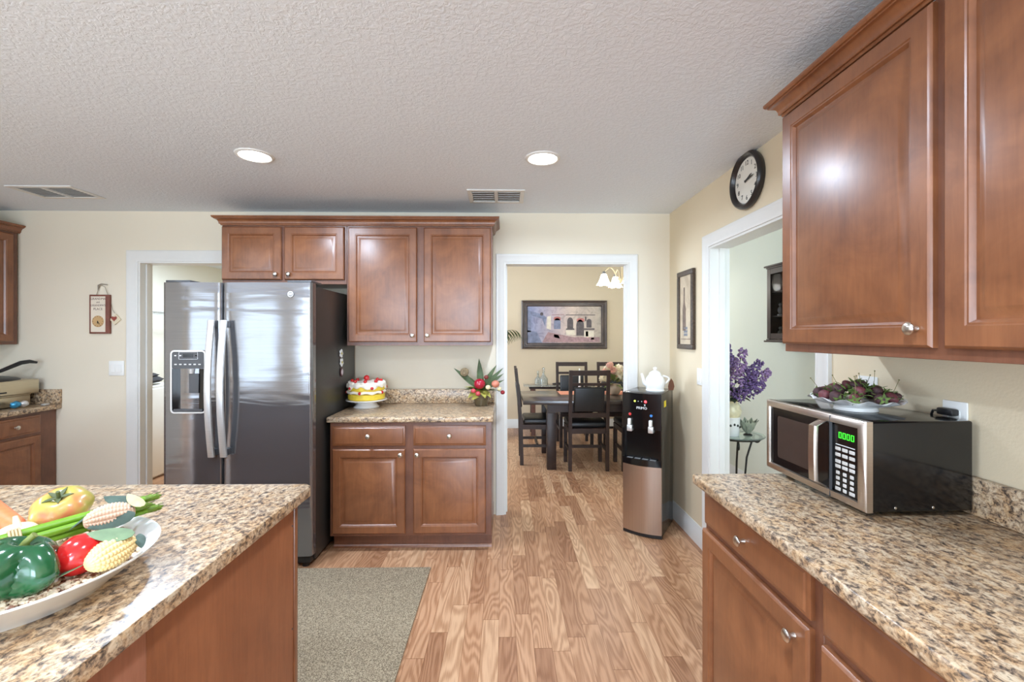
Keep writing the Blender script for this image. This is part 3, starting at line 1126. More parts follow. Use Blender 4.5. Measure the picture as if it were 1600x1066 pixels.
# bowed bracket handle
hx0, hx1 = -0.180, -0.150
hp = []
for k in range(13):
    u = k / 12
    y = -0.030 * min(1, math.sin(PI * u) * 6) - 0.003 * math.sin(PI * u)
    hp.append((y, z0 + 0.024 + (mh - 0.048) * u))
b.grid(lambda i, j: ((hx0, hx0 + 0.003, hx1 - 0.003, hx1, hx1, hx0)[j], hp[i][0] + (0.001, -0.003, -0.003, 0.001, 0.008, 0.008)[j], hp[i][1]), 13, 6, cv=True)
b.faces([((hx0, hx1, hx1, hx0)[j], (-0.002, -0.002, 0.008, 0.008)[j], hp[0][1]) for j in range(4)], [(0, 1, 2, 3)])
b.faces([((hx0, hx1, hx1, hx0)[j], (-0.002, -0.002, 0.008, 0.008)[j], hp[-1][1]) for j in range(4)], [(0, 1, 2, 3)])
b.build('handle', mw_steel, dr_)
b = MB(); b.prism([(x, 0.0040, z) for x, z in rr(-0.1265, -0.024, z0 + 0.024, z0 + mh - 0.024, 0.016)], (0, 0.018, 0))
cp = b.build('control_panel', black_gloss, t)
b = MB(); b.box(-0.1285, -0.1268, -0.0042, 0.004, z0 + 0.004, z0 + mh - 0.004)
b.build('door_seam', dark_grey, t)
b = MB()


def seg0(b, x, z, w, h, y, th):
    b.box(x, x + w, y, y + 0.001, z, z + th); b.box(x, x + w, y, y + 0.001, z + h - th, z + h)
    b.box(x, x + th, y, y + 0.001, z + th, z + h - th); b.box(x + w - th, x + w, y, y + 0.001, z + th, z + h - th)


for k in range(4):
    seg0(b, -0.100 + k * 0.0155, z0 + 0.188, 0.0105, 0.0180, 0.0025, 0.0017)
b.build('display', green_led, cp)
b = MB(); b.box(-0.112, -0.04, 0.003, 0.0039, z0 + 0.1665, z0 + 0.1685)
b.build('legend_line', letters, cp)
btn = plain('grey_key', rgb(196, 192, 186), 0.4)
rows = [z0 + 0.150, z0 + 0.132, z0 + 0.112, z0 + 0.097, z0 + 0.078, z0 + 0.0615, z0 + 0.0455, z0 + 0.0295]
for i, z in enumerate(rows):
    for j in range(3):
        x = -0.113 + j * 0.0265
        w = 0.021
        if i >= 4 and not (i == 7 and j != 1):
            x += 0.003
            w = 0.014
        b = MB(); b.box(x, x + w, 0.0015, 0.0039, z, z + 0.0105, 0.0015, 1)
        b.build('key', btn, cp)
for x in (-mw + 0.05, -0.05):
    for y in (0.06, md - 0.04):
        b = MB(); b.cyl((x, y, 0), (x, y, z0 + 0.004), 0.012, 0.014, 14)
        b.build('foot', rubber, t)
b = MB()
for y in (0.09, 0.20):
    b.lathe([(0, 0.0015), (0.003, 0.0012), (0.004, 0)], 10, (-0.0028, y, z0 + 0.012), M=Matrix.Rotation(R(90), 4, 'Y'))
b.build('screw', nickel, t)

# ------------------------------------------------------------------ ruffled dish of dark fruit on the microwave
DZ = RH + 0.014 + 0.254 + 0.0006
dc = Vector((1.142, 1.438, DZ))
t = thing('ruffled_dish', 'white scalloped footed dish on top of the microwave', 'dish', dc)
b = MB()


def ruf(r, z, a):
    k = max(0, (r - 0.07) / 0.06)
    return r + 0.003 * k * math.cos(12 * a), z + 0.005 * k * math.sin(12 * a)


b.lathe([(0, 0.004), (0.05, 0.004), (0.056, 0.0), (0.060, 0.0), (0.058, 0.010), (0.062, 0.014), (0.095, 0.024), (0.125, 0.036), (0.128, 0.037), (0.122, 0.038), (0.09, 0.028), (0.05, 0.018), (0, 0.017)], 96, dc, wob=ruf)
b.build('plate', ceramic, t)
plum = plain('dark_plum_berry', rgb(66, 38, 40), 0.65, var=0.4, vscale=90, bmp=0.5, bscale=160)
plum2 = plain('wine_berry', rgb(98, 48, 52), 0.6, var=0.3, vscale=120, bmp=0.5, bscale=180)
hull = plain('moss_green', rgb(84, 104, 44), 0.75, var=0.45, vscale=90)
stemc = plain('berry_stem', rgb(110, 104, 58), 0.6)
rnd = random.Random(3)
spots = []
for ring, nn in ((0.098, 12), (0.058, 7), (0.022, 3)):
    for k in range(nn):
        a = 2 * PI * (k + rnd.uniform(-0.2, 0.2)) / nn + ring * 10
        spots.append((ring, a))
for k, (rg, a) in enumerate(spots):
    zz = DZ + 0.039 + (0.098 - rg) * 0.42
    p = Vector((dc.x + rg * math.cos(a), dc.y + rg * math.sin(a), zz + 0.009))
    if rg > 0.09:
        place = 'on the rim ring of the ruffled dish'
    elif rg > 0.04:
        place = 'on the middle ring of the ruffled dish'
    else:
        place = 'at the top of the heap on the ruffled dish'
    kind = 'dark plum-coloured' if k % 2 else 'wine-red'
    bt = thing('berry', '%s artificial berry heaped %s' % (kind, place), 'berry', p, 0, '%s berries %s' % (kind, place))
    d = Vector((rnd.uniform(-1, 1), rnd.uniform(-1, 1), rnd.uniform(-0.2, 0.7))).normalized()
    s = rnd.uniform(0.014, 0.019)
    b = MB(); b.ball(p, (s, s, s * 1.15), 2, rot_to(d), fn=lambda d_, q: Vector((q.x * (1 - 0.22 * d_.z), q.y * (1 - 0.22 * d_.z), q.z)))
    b.build('fruit', plum if k % 2 else plum2, bt)
    b = MB()
    base = p + d * (-s * 0.9)
    for q in range(5):
        an = 2 * PI * q / 5
        b.leaf(p - d * s, (rot_to(-d) @ Vector((math.cos(an), math.sin(an), 0.5))), 0.018, 0.009, -d, 0.4, n=4)
    b.build('hull', hull, bt)
    if k % 3 == 0:
        b = MB()
        q = p - d * s
        u = Vector((math.cos(a) * 0.5 + rnd.uniform(-.4, .4), math.sin(a) * 0.5 + rnd.uniform(-.4, .4), 1.0)).normalized()
        L = rnd.uniform(0.045, 0.075)
        b.tube([q, q + u * L * 0.5 + Vector((0.003, 0, 0)), q + u * L], 0.0008, 5)
        b.ball(q + u * L, 0.0024, 1)
        b.build('stem', stemc, bt)
b = MB()
for k in range(230):
    rg = 0.108 * math.sqrt(rnd.random())
    a = rnd.uniform(0, 2 * PI)
    zz = DZ + 0.042 + (0.112 - rg) * 0.44
    b.leaf((dc.x + rg * math.cos(a), dc.y + rg * math.sin(a), zz), (rnd.uniform(-1, 1), rnd.uniform(-1, 1), rnd.uniform(0.1, 0.9)), rnd.uniform(0.014, 0.028), 0.008, (0, 0, 1), 0.3, n=4)
o = b.build('moss', hull)
tag(o, 'green mossy leaves between the berries on the ruffled dish', 'moss', kind='stuff')

# wall plates on the right wall
def plate_x(lab, y, z, w, h, kind):
    t = thing('outlet' if kind != 'switch' else 'light_switch', lab, 'outlet' if kind != 'switch' else 'light switch', (XW, y, z))
    b = MB(); b.box(XW - 0.007, XW - 0.0005, y - w / 2, y + w / 2, z - h / 2, z + h / 2, 0.003, 2)
    b.build('wall_plate', white_plastic, t)
    if kind == 'switch':
        b = MB(); b.box(XW - 0.011, XW - 0.006, y - 0.016, y + 0.016, z - 0.032, z + 0.032, 0.002, 1)
        b.build('rocker', white_plastic, t)
    if kind == 'outlet':
        for s in (-1, 1):
            b = MB(); b.box(XW - 0.009, XW - 0.006, y - 0.017, y + 0.017, z + s * 0.02 - 0.014, z + s * 0.02 + 0.014, 0.003, 2)
            k = b.build('receptacle', white_plastic, t)
            b = MB(); b.box(XW - 0.0095, XW - 0.0088, y - 0.010, y - 0.008, z + s * 0.02 - 0.004, z + s * 0.02 + 0.006); b.box(XW - 0.0095, XW - 0.0088, y + 0.008, y + 0.010, z + s * 0.02 - 0.004, z + s * 0.02 + 0.006)
            b.build('slots', dark_grey, k)
    if kind == 'blank':
        b = MB()
        for s in (-1, 1):
            b.lathe([(0, 0.0014), (0.003, 0.001), (0.0035, 0)], 10, (XW - 0.0068, y, z + s * 0.042), M=Matrix.Rotation(R(-90), 4, 'Y'))
        b.build('screw', mid_grey, t)
    return t


plate_x('white wall plate on the right wall behind the ruffled dish', 1.633, 1.24, 0.085, 0.118, 'blank')
plate_x('white outlet with a black plug on the right wall above the microwave', 1.312, 1.195, 0.074, 0.118, 'outlet')
b = MB(); b.box(XW - 0.034, XW - 0.0098, 1.293, 1.342, 1.211, 1.232, 0.005, 2)
b.tube([(XW - 0.022, 1.340, 1.221), (XW - 0.022, 1.362, 1.219), (XW - 0.018, 1.378, 1.19), (XW - 0.012, 1.382, 1.10), (XW - 0.011, 1.380, 1.06)], 0.0035, 8)
o = b.build('power_plug', black_plastic)
tag(o, 'black power plug with its cord in the outlet above the microwave', 'plug')
plate_x('white light switch plate on the right wall between picture and hall doorway', 3.062, 1.165, 0.072, 0.115, 'switch')

# ------------------------------------------------------------------ water dispenser
wr = R(-33)
t = thing('water_dispenser', 'black and stainless water dispenser standing in the corner by the dining doorway', 'water dispenser', (1.103, 3.135, 0), wr, local=True)
ww, wd, wh = 0.278, 0.37, 1.035
b = MB()
b.box(-ww, 0, 0.03, wd, 0.012, wh, 0.006, 2)
b.build('cabinet', plain('charcoal_gloss', rgb(58, 54, 48), 0.14, var=0.05), t)
def bowed(x0, x1, z0, z1, y0, bow, yb, n=14):
    b = MB()
    pr = [(x0, yb)] + [(x0 + (x1 - x0) * k / n, y0 - bow * math.sin(PI * k / n)) for k in range(n + 1)] + [(x1, yb)]
    b.prism([(x, y, z0) for x, y in pr], (0, 0, z1 - z0))
    return b


bowed(-ww, 0, 0.03, 0.51, 0.012, 0.026, 0.0295).build('lower_door', warm_steel, t)
bowed(-ww, 0, 0.005, 0.029, 0.018, 0.022, 0.05).build('plinth', black_plastic, t)
tr = bowed(-ww, 0, 0.512, 0.558, 0.008, 0.030, 0.0295).build('drip_tray', black_gloss, t)
b = MB()
for k in range(4):
    x = -ww + 0.035 + k * 0.055
    b.box(x, x + 0.042, -0.010, 0.018, 0.5585, 0.5605, 0.0008, 1)
b.build('grille', mid_grey, tr)
up_ = bowed(-ww, 0, 0.775, wh - 0.004, 0.010, 0.014, 0.0295).build('upper_panel', black_gloss, t)
b = MB()
b.box(-ww, -ww + 0.018, 0.0, 0.0295, 0.559, 0.774); b.box(-0.018, 0, 0.0, 0.0295, 0.559, 0.774)
b.box(-ww + 0.018, -0.018, 0.024, 0.0295, 0.559, 0.774)
b.build('niche', black_gloss, t)
Tf = lambda x, y, z: Matrix.Translation((x, y, z)) @ Matrix.Rotation(R(90), 4, 'X')
b = MB(); b.text('PRIMO', 0.026, Tf(-0.135, -0.0045, 0.925), 0.0006)
b.lathe([(0.0, 0), (0.004, 0.0), (0.002, 0.004), (0.007, 0.012), (0.0, 0.012)], 10, (-0.113, -0.0035, 0.942))
b.build('lettering', letters, up_)
for x, m_, r_ in ((-0.185, yel_led, 0.007), (-0.16, letters, 0.003), (-0.135, letters, 0.003), (-0.108, red_led, 0.010)):
    b = MB(); b.lathe([(0, 0.002), (r_ * 0.8, 0.0015), (r_, 0)], 14, (x, -0.0035, 0.973), M=Matrix.Rotation(R(90), 4, 'X'))
    b.build('indicator_light', m_, up_)
for x, m_ in ((-0.222, red_b), (-0.070, blue_b)):
    b = MB(); b.lathe([(0, 0.004), (0.008, 0.003), (0.011, 0)], 18, (x, 0.0015, 0.875), M=Matrix.Rotation(R(90), 4, 'X'))
    b.build('temperature_button', m_, up_)
    tp = MB(); tp.box(x - 0.011, x + 0.011, -0.024, 0.004, 0.800, 0.845, 0.004, 2)
    tp_ = tp.build('tap', white_plastic, t)
    b = MB(); b.box(x - 0.019, x + 0.019, -0.016, 0.022, 0.752, 0.7995, 0.006, 2)
    b.build('lever', plain_steel, tp_)
b = MB(); b.box(-0.0005, 0.0015, 0.085, 0.145, 0.93, 0.975)
b.build('sticker', plain('yellow_sticker', rgb(232, 208, 40), 0.5), t, 'small yellow sticker')
for x in (-ww + 0.03, -0.03):
    b = MB(); b.cyl((x, wd - 0.04, 0), (x, wd - 0.04, 0.013), 0.015, 0.015, 12); b.cyl((x, 0.04, 0), (x, 0.04, 0.013), 0.015, 0.015, 12)
    b.build('foot', rubber, t)

# teapot on it
tc_ = Vector((1.125, 3.325, wh + 0.0006))
t = thing('teapot', 'white basket-weave ceramic teapot on top of the water dispenser', 'teapot', tc_)
b = MB()


def weave(r, z, a):
    if 0.022 < z < 0.115:
        r += 0.0018 * math.sin(16 * a + (PI if int(z / 0.009) % 2 else 0))
    return r, z


prof = [(0, 0), (0.066, 0), (0.068, 0.006), (0.064, 0.012)] + [(0.064 + 0.012 * math.sin(PI * u / 14 * 0.72) - 0.030 * (u / 14) ** 3, 0.018 + 0.102 * u / 14) for u in range(15)] + [(0.044, 0.122)]
b.lathe(prof, 64, tc_, wob=weave)
b.build('body', ceramic, t)
b = MB(); b.lathe([(0.046, 0.122), (0.044, 0.128), (0.034, 0.141), (0.020, 0.149), (0.010, 0.152), (0.009, 0.158), (0.014, 0.164), (0.014, 0.171), (0.008, 0.177), (0, 0.178)], 32, tc_)
b.build('lid', ceramic, t)
b = MB(); b.tube([tc_ + Vector(p) for p in ((-0.062, 0, 0.045), (-0.080, 0, 0.058), (-0.088, 0, 0.082), (-0.094, 0, 0.110), (-0.102, 0, 0.128))], [0.016, 0.014, 0.011, 0.009, 0.008], 14)
b.build('spout', ceramic, t)
b = MB(); b.tube([tc_ + Vector((0.058 + 0.046 * math.sin(PI * k / 12), 0, 0.112 - 0.072 * k / 12 + 0.012 * math.sin(PI * k / 12))) for k in range(13)], 0.007, 10)
b.build('handle', ceramic, t)
b = MB(); b.prism([(1.236, 3.35, wh + 0.0006), (1.272, 3.35, wh + 0.0006), (1.280, 3.35, wh + 0.030), (1.272, 3.35, wh + 0.066), (1.256, 3.35, wh + 0.09), (1.240, 3.35, wh + 0.062), (1.232, 3.35, wh + 0.028)], (0.004, 0.014, 0))
o = b.build('wooden_ornament', plain('reddish_wood', rgb(112, 70, 48), 0.5))
tag(o, 'small brown pointed wooden ornament behind the white teapot', 'ornament')

# ------------------------------------------------------------------ wall clock on the right wall
cc = Vector((XW, 2.437, 2.300))
t = thing('wall_clock', 'round black-rimmed wall clock above the hall doorway', 'clock', cc)
Mx = Matrix.Translation(cc) @ Matrix.Rotation(R(-90), 4, 'Y')      # local z -> world -X
b = MB(); b.lathe([(0, 0.0), (0.150, 0.0), (0.156, 0.010), (0.156, 0.024), (0.150, 0.036), (0.142, 0.040), (0.132, 0.034), (0.124, 0.022), (0.122, 0.014), (0, 0.014)], 64, M=Mx)
b.build('rim', plain('black_clock_rim', rgb(34, 30, 30), 0.3, coat=0.3), t)
b = MB(); b.lathe([(0, 0.016), (0.122, 0.016), (0.123, 0.0145)], 48, M=Mx)
fc = b.build('dial', plain('cream_dial', rgb(232, 228, 216), 0.5, var=0.01), t)
b = MB()
for h in range(1, 13):
    a = R(90 - 30 * h)
    b.text(str(h), 0.036, face_minus_x(XW - 0.0168, cc.y - 0.095 * math.cos(a), cc.z + 0.095 * math.sin(a)), 0.0004)
b.build('numerals', black_plastic, fc)
for nm, ang, L, w in (('hour_hand', 67, 0.060, 0.006), ('minute_hand', 84, 0.082, 0.0045)):
    a = R(90 - ang)
    dv = Vector((0, -math.cos(a), math.sin(a)))
    sv = Vector((0, math.sin(a), math.cos(a)))
    b = MB()
    c0 = cc + Vector((-0.020 if nm == 'hour_hand' else -0.022, 0, 0))
    b.prism([c0 - dv * 0.014 - sv * w, c0 - dv * 0.014 + sv * w, c0 + dv * L * 0.7 + sv * w * 0.8, c0 + dv * L, c0 + dv * L * 0.7 - sv * w * 0.8], (-0.0012, 0, 0))
    b.build(nm, black_plastic, fc)

# ------------------------------------------------------------------ narrow picture on the right wall
def art_mat(name, stops, scale=(6, 6, 6), det=5):
    m, nt, b = new_mat(name)
    v = coords(nt, scale)
    n = nz(nt, v, 1.0, det, 0.6, 1.2)
    nt.links.new(ramp(nt, n, stops), b.inputs['Base Color'])
    setp(b, Roughness=0.55)
    return m


t = thing('framed_picture', 'narrow framed bottle picture in a distressed dark frame by the room corner', 'picture', (XW, 3.27, 1.63))
b = MB()
y0, y1, z0p, z1p, f = 3.128, 3.412, 1.348, 1.925, 0.036
for a in ((y0, y1, z0p, z0p + f), (y0, y1, z1p - f, z1p), (y0, y0 + f, z0p + f, z1p - f), (y1 - f, y1, z0p + f, z1p - f)):
    b.box(XW - 0.026, XW - 0.001, a[0], a[1], a[2], a[3], 0.004, 2)
b.build('frame', plain('distressed_bronze_frame', rgb(72, 58, 46), 0.5, var=0.5, vscale=70, bmp=0.4), t)
paper = art_mat('aged_paper', [(0.3, rgb(170, 150, 126)), (0.55, rgb(206, 188, 160)), (0.75, rgb(190, 176, 152))])
ink = plain('sepia_ink', rgb(116, 96, 82), 0.6, var=0.3, vscale=40)
blue_ink = plain('slate_ink', rgb(118, 120, 128), 0.6, var=0.3, vscale=50)
b = MB(); b.box(XW - 0.014, XW - 0.002, y0 + f, y1 - f, z0p + f, z1p - f)
b.mi = 1
ym = (y0 + y1) / 2
bot = [(0.030, 0.10), (0.030, 0.26), (0.012, 0.31), (0.012, 0.42), (-0.012, 0.42), (-0.012, 0.31), (-0.030, 0.26), (-0.030, 0.10)]
b.prism([(XW - 0.0142, ym + 0.028 + dy, z0p + f + dz) for dy, dz in bot], (-0.0004, 0, 0))
b.mi = 2
for q in range(9):
    b.ball((XW - 0.0142, ym - 0.02 + 0.022 * (q % 3), z0p + f + 0.07 + 0.024 * (q // 3)), (0.0006, 0.013, 0.013), 1)
b.mi = 1
b.box(XW - 0.0146, XW - 0.0142, y0 + f + 0.02, y1 - f - 0.02, z0p + f + 0.035, z0p + f + 0.04)
b.build('print', [paper, ink, blue_ink], t)

# ------------------------------------------------------------------ rear-left wall: sign, heart tag, switch
ST = Matrix.Translation
t = thing('wall_sign', 'brown framed grandparents sign hanging from a cord on the rear wall', 'sign', (-3.20, YW, 1.465))
sx0, sx1, sz0, sz1 = -3.287, -3.130, 1.462, 1.772
b = MB()
b.box(sx0, sx1, YW - 0.022, YW - 0.001, sz0, sz1, 0.003, 2)
b.build('board', plain('red_brown_board', rgb(122, 72, 58), 0.6, var=0.15), t)
b = MB(); b.box(sx0 + 0.014, sx1 - 0.030, YW - 0.0235, YW - 0.0215, sz0 + 0.014, sz1 - 0.014)
b.build('panel', plain('cream_sign_panel', rgb(226, 214, 194), 0.6, var=0.03), t)
xm = (sx0 + 0.014 + sx1 - 0.030) / 2
b = MB()
for s, z, sz in (('GRANDMA', 1.738, 0.024), ('and', 1.712, 0.018), ("GRANDPA'S", 1.686, 0.022), ('PLACE', 1.657, 0.025)):
    b.text(s, sz, face_minus_y(xm, YW - 0.0238, z), 0.0005)
b.build('lettering', plain('brown_lettering', rgb(116, 92, 84), 0.6, var=0.1), t)
b = MB(); b.lathe([(0, 0.003), (0.044, 0.003), (0.046, 0.0)], 36, (xm, YW - 0.0232, 1.560), M=Matrix.Rotation(R(90), 4, 'X'))
dlx = b.build('dial', plain('tan_dial', rgb(196, 160, 112), 0.6), t)
b = MB()
for k in range(12):
    a = 2 * PI * k / 12
    b.box(-0.002, 0.002, -0.0268, -0.0262, 0.036, 0.041, M=ST((xm, YW, 1.560)) @ Matrix.Rotation(a, 4, 'Y'))
b.box(-0.002, 0.002, -0.0275, -0.0262, -0.004, 0.026, M=ST((xm, YW, 1.560)) @ Matrix.Rotation(R(150), 4, 'Y'))
b.box(-0.0025, 0.0025, -0.0280, -0.0262, -0.004, 0.018, M=ST((xm, YW, 1.560)) @ Matrix.Rotation(R(185), 4, 'Y'))
b.build('dial_hands', black_plastic, dlx)
b = MB(); b.tube([(sx0 + 0.05, YW - 0.012, sz1), (sx0 + 0.062, YW - 0.01, sz1 + 0.045), (sx0 + 0.08, YW - 0.012, sz1 + 0.078), (sx0 + 0.115, YW - 0.012, sz1 + 0.06), (sx1 - 0.02, YW - 0.012, sz1)], 0.0018, 6)
b.tube([(sx0 + 0.062, YW - 0.013, sz1 + 0.035), (sx0 + 0.066, YW - 0.016, sz1 + 0.075), (sx0 + 0.09, YW - 0.016, sz1 + 0.085), (sx0 + 0.135, YW - 0.014, sz1 + 0.078)], [0.003, 0.005, 0.005, 0.003], 8)
b.build('cord', plain('jute_cord', rgb(150, 140, 124), 0.8), t)
t = thing('heart_tag', 'small cream tag with a red heart hanging beside the grandparents sign', 'tag', (-3.085, YW, 1.52))
b = MB()
hc = (-3.088, 1.580)
Mr = ST((hc[0], 0, hc[1])) @ Matrix.Rotation(R(-42), 4, 'Y')
b.box(-0.040, 0.026, YW - 0.012, YW - 0.004, -0.030, 0.030, 0.002, 1, M=Mr)
b.build('card', plain('cream_tag', rgb(222, 206, 176), 0.6), t)
b = MB()
hp_ = []
for k in range(24):
    a = 2 * PI * k / 24
    hp_.append((hc[0] - 0.012 + 0.0014 * 16 * math.sin(a) ** 3, YW - 0.0125, hc[1] + 0.003 + 0.0014 * (13 * math.cos(a) - 5 * math.cos(2 * a) - 2 * math.cos(3 * a) - math.cos(4 * a))))
b.prism(hp_, (0, -0.002, 0))
b.build('heart', plain('brick_red', rgb(150, 70, 58), 0.6), t)
b = MB(); b.tube([(sx1 + 0.002, YW - 0.006, 1.70), (sx1 + 0.012, YW - 0.008, 1.655), (hc[0] - 0.01, YW - 0.010, hc[1] + 0.045)], 0.0016, 6)
b.build('string', MATS['jute_cord'], t)
t = thing('light_switch', 'double white light switch on the rear wall left of the laundry doorway', 'light switch', (-3.087, YW, 1.187))
b = MB(); b.box(-3.148, -3.028, YW - 0.007, YW - 0.0005, 1.128, 1.246, 0.003, 2)
b.build('wall_plate', white_plastic, t)
for x in (-3.112, -3.064):
    b = MB(); b.box(x - 0.017, x + 0.017, YW - 0.011, YW - 0.0065, 1.154, 1.220, 0.002, 1)
    b.build('rocker', white_plastic, t)

# ------------------------------------------------------------------ appliance on the left worktop
LZ = 0.9056
champ = steel('champagne_metal', rgb(206, 194, 168), 0.38)
t = thing('countertop_grill', 'champagne countertop grill with a black lid on the far left worktop', 'grill', (-3.86, 3.3, LZ))
b = MB(); b.box(-4.02, -3.745, 3.02, 3.545, LZ + 0.006, LZ + 0.085, 0.008, 2)
b.build('base', champ, t)
b = MB(); b.box(-4.04, -3.705, 2.98, 3.575, LZ + 0.095, LZ + 0.205, 0.012, 3)
b.box(-4.02, -3.75, 3.02, 3.55, LZ + 0.085, LZ + 0.095)
bd_ = b.build('tray', champ, t)
b = MB(); b.box(-3.7049, -3.7035, 3.22, 3.34, LZ + 0.118, LZ + 0.128)
b.build('badge', black_plastic, bd_)
b = MB(); b.ball((-3.87, 3.28, LZ + 0.205), (0.16, 0.28, 0.042), 3)
ld = b.build('lid', black_plastic, t)
b = MB(); b.tube([(-3.80, 3.24, LZ + 0.232), (-3.76, 3.36, LZ + 0.285), (-3.74, 3.47, LZ + 0.335), (-3.73, 3.52, LZ + 0.342), (-3.725, 3.57, LZ + 0.332)], [0.011, 0.013, 0.016, 0.015, 0.009], 12)
b.build('lid_handle', black_plastic, ld)
b = MB(); b.ball((-3.79, 3.17, LZ + 0.26), (0.02, 0.03, 0.028), 2)
b.build('lid_knob', black_plastic, ld)
for x in (-4.0, -3.77):
    for y in (3.05, 3.52):
        b = MB(); b.cyl((x, y, LZ), (x, y, LZ + 0.01), 0.014, 0.014, 12)
        b.build('foot', rubber, t)
t.location.x += 0.065
t = thing('candy_wrapper', 'crumpled silver and blue wrapper in front of the countertop grill', 'wrapper', (-3.66, 3.40, LZ))
rn = random.Random(5)
for m_, c, s in ((plain_steel, (-3.61, 3.43, LZ + 0.029), 0.024), (plain('blue_foil', rgb(70, 150, 190), 0.3, 0.6), (-3.613, 3.375, LZ + 0.031), 0.026)):
    b = MB(); b.ball(c, (s * 0.9, s * 1.3, s), 2, fn=lambda d, p: p * (1 + 0.28 * noise.noise(d * 2.6 + Vector((s * 99, 0, 0)))) if True else p)
    b.build('foil', m_, t)
b = MB(); b.box(-3.59, -3.555, 3.53, 3.57, LZ, LZ + 0.012, 0.004, 2)
o = b.build('bottle_cap', plain_steel)
tag(o, 'small silver cap lying right of the crumpled wrapper', 'cap')

# ------------------------------------------------------------------ cake on its stand
CZ = 0.9056
ck = Vector((-1.045, 3.42, CZ))
t = thing('cake_stand', 'white pedestal cake stand on the short worktop beside the fridge', 'cake stand', ck)
b = MB(); b.lathe([(0, 0), (0.094, 0), (0.096, 0.005), (0.080, 0.016), (0.070, 0.034), (0.074, 0.044), (0.135, 0.050), (0.150, 0.056), (0.150, 0.062), (0.140, 0.062), (0, 0.058)], 56, ck)
b.build('pedestal', ceramic, t)
sponge = plain('yellow_sponge', rgb(238, 208, 66), 0.55, var=0.08, vscale=40)
cream = plain('whipped_cream', rgb(246, 238, 222), 0.5, var=0.04, vscale=40)
cherryr = plain('glossy_red', rgb(196, 28, 30), 0.18, var=0.1, coat=0.4)
t = thing('cake', 'yellow layer cake with white icing and red cherries on the pedestal stand', 'cake', ck + Vector((0, 0, 0.0625)))
q0 = ck + Vector((0, 0, 0.0628))
for z in (0, 0.066):
    b = MB(); b.lathe([(0, z), (0.128, z), (0.134, z + 0.006), (0.134, z + 0.036), (0.128, z + 0.042), (0, z + 0.042)], 56, q0)
    b.build('sponge_layer', sponge, t)


def wav(r, z, a):
    k = 1 if r > 0.1 else 0
    return r + k * 0.004 * math.sin(11 * a), z + k * 0.004 * math.sin(9 * a + 1)


b = MB(); b.lathe([(0, 0.042), (0.130, 0.044), (0.141, 0.050), (0.141, 0.060), (0.130, 0.067), (0, 0.066)], 72, q0, wob=wav)
b.build('cream_filling', cream, t)


def drip(r, z, a):
    if r > 0.12 and z < 0.115:
        z -= 0.018 * max(0, math.sin(5 * a + 0.6)) + 0.006 * math.sin(13 * a)
    return r + (0.003 * math.sin(13 * a) if r > 0.1 else 0), z


b = MB(); b.lathe([(0.134, 0.094), (0.140, 0.096), (0.143, 0.106), (0.141, 0.118), (0.128, 0.126), (0.09, 0.130), (0.04, 0.136), (0, 0.138)], 80, q0, wob=drip)
rn = random.Random(11)
for k in range(26):
    a = rn.uniform(0, 2 * PI); r_ = rn.choice((0.10, 0.118, 0.126))
    b.ball(q0 + Vector((r_ * math.cos(a), r_ * math.sin(a), 0.126)), (0.017, 0.017, 0.012), 1)
b.build('icing', cream, t)
chs = [(0.0, 0.0, 0.158, 0.022)]
for k in range(8):
    a = 2 * PI * k / 8 + 0.2
    chs.append((0.104 * math.cos(a), 0.104 * math.sin(a), 0.138, 0.014))
for k in range(10):
    a = 2 * PI * (k + 0.4) / 10
    z = 0.055 if k % 2 else 0.09
    chs.append((0.139 * math.cos(a), 0.139 * math.sin(a), z, 0.0125))
for x, y, z, r_ in chs:
    b = MB(); b.ball(q0 + Vector((x, y, z)), r_, 2)
    b.build('cherry', cherryr, t)

# ------------------------------------------------------------------ fruit arrangement in a glass pot (rear worktop)
fp = Vector((-0.178, 3.475, CZ))
t = thing('flower_arrangement', 'small arrangement of leaves, red apple and berries in a brownish glass pot', 'flower arrangement', fp)
b = MB(); b.lathe([(0, 0), (0.045, 0), (0.050, 0.006), (0.066, 0.085), (0.070, 0.092), (0.064, 0.092), (0.046, 0.012), (0, 0.010)], 32, fp)
b.build('pot', plain('smoky_glass_pot', rgb(96, 84, 62), 0.12, var=0.25, vscale=30, coat=0.5), t)
gl = plain('olive_leaf', rgb(66, 84, 42), 0.5, var=0.25, vscale=60)
gl2 = plain('pale_leaf', rgb(178, 172, 84), 0.55, var=0.2, vscale=60)
fc0 = fp + Vector((0, 0, 0.12))
for d, L, w, m_ in (((-0.9, -0.1, 0.75), 0.30, 0.045, gl), ((-0.08, 0.0, 1), 0.27, 0.05, gl), ((0.55, -0.15, 0.95), 0.25, 0.04, gl), ((0.75, -0.2, 0.8), 0.27, 0.035, gl),
                    ((0.95, -0.25, 0.75), 0.24, 0.035, gl), ((0.9, -0.3, 0.45), 0.22, 0.03, gl), ((-0.8, -0.5, 0.2), 0.16, 0.075, gl), ((-0.7, -0.6, -0.25), 0.15, 0.08, gl2),
                    ((-0.5, -0.8, -0.45), 0.14, 0.06, gl2), ((0.3, -0.9, -0.3), 0.13, 0.06, gl2), ((0.6, -0.7, -0.25), 0.14, 0.055, gl2), ((0.9, -0.4, 0.1), 0.14, 0.05, gl), ((-0.9, -0.2, 0.3), 0.15, 0.06, gl2), ((0.1, -0.6, 0.6), 0.14, 0.05, gl)):
    b = MB(); b.leaf(fc0, d, L * 0.9, w, (0, -1, 0.3) if abs(d[2]) > 0.4 else (0, 0, 1), 0.12, 0.3)
    b.build('leaf', m_, t)
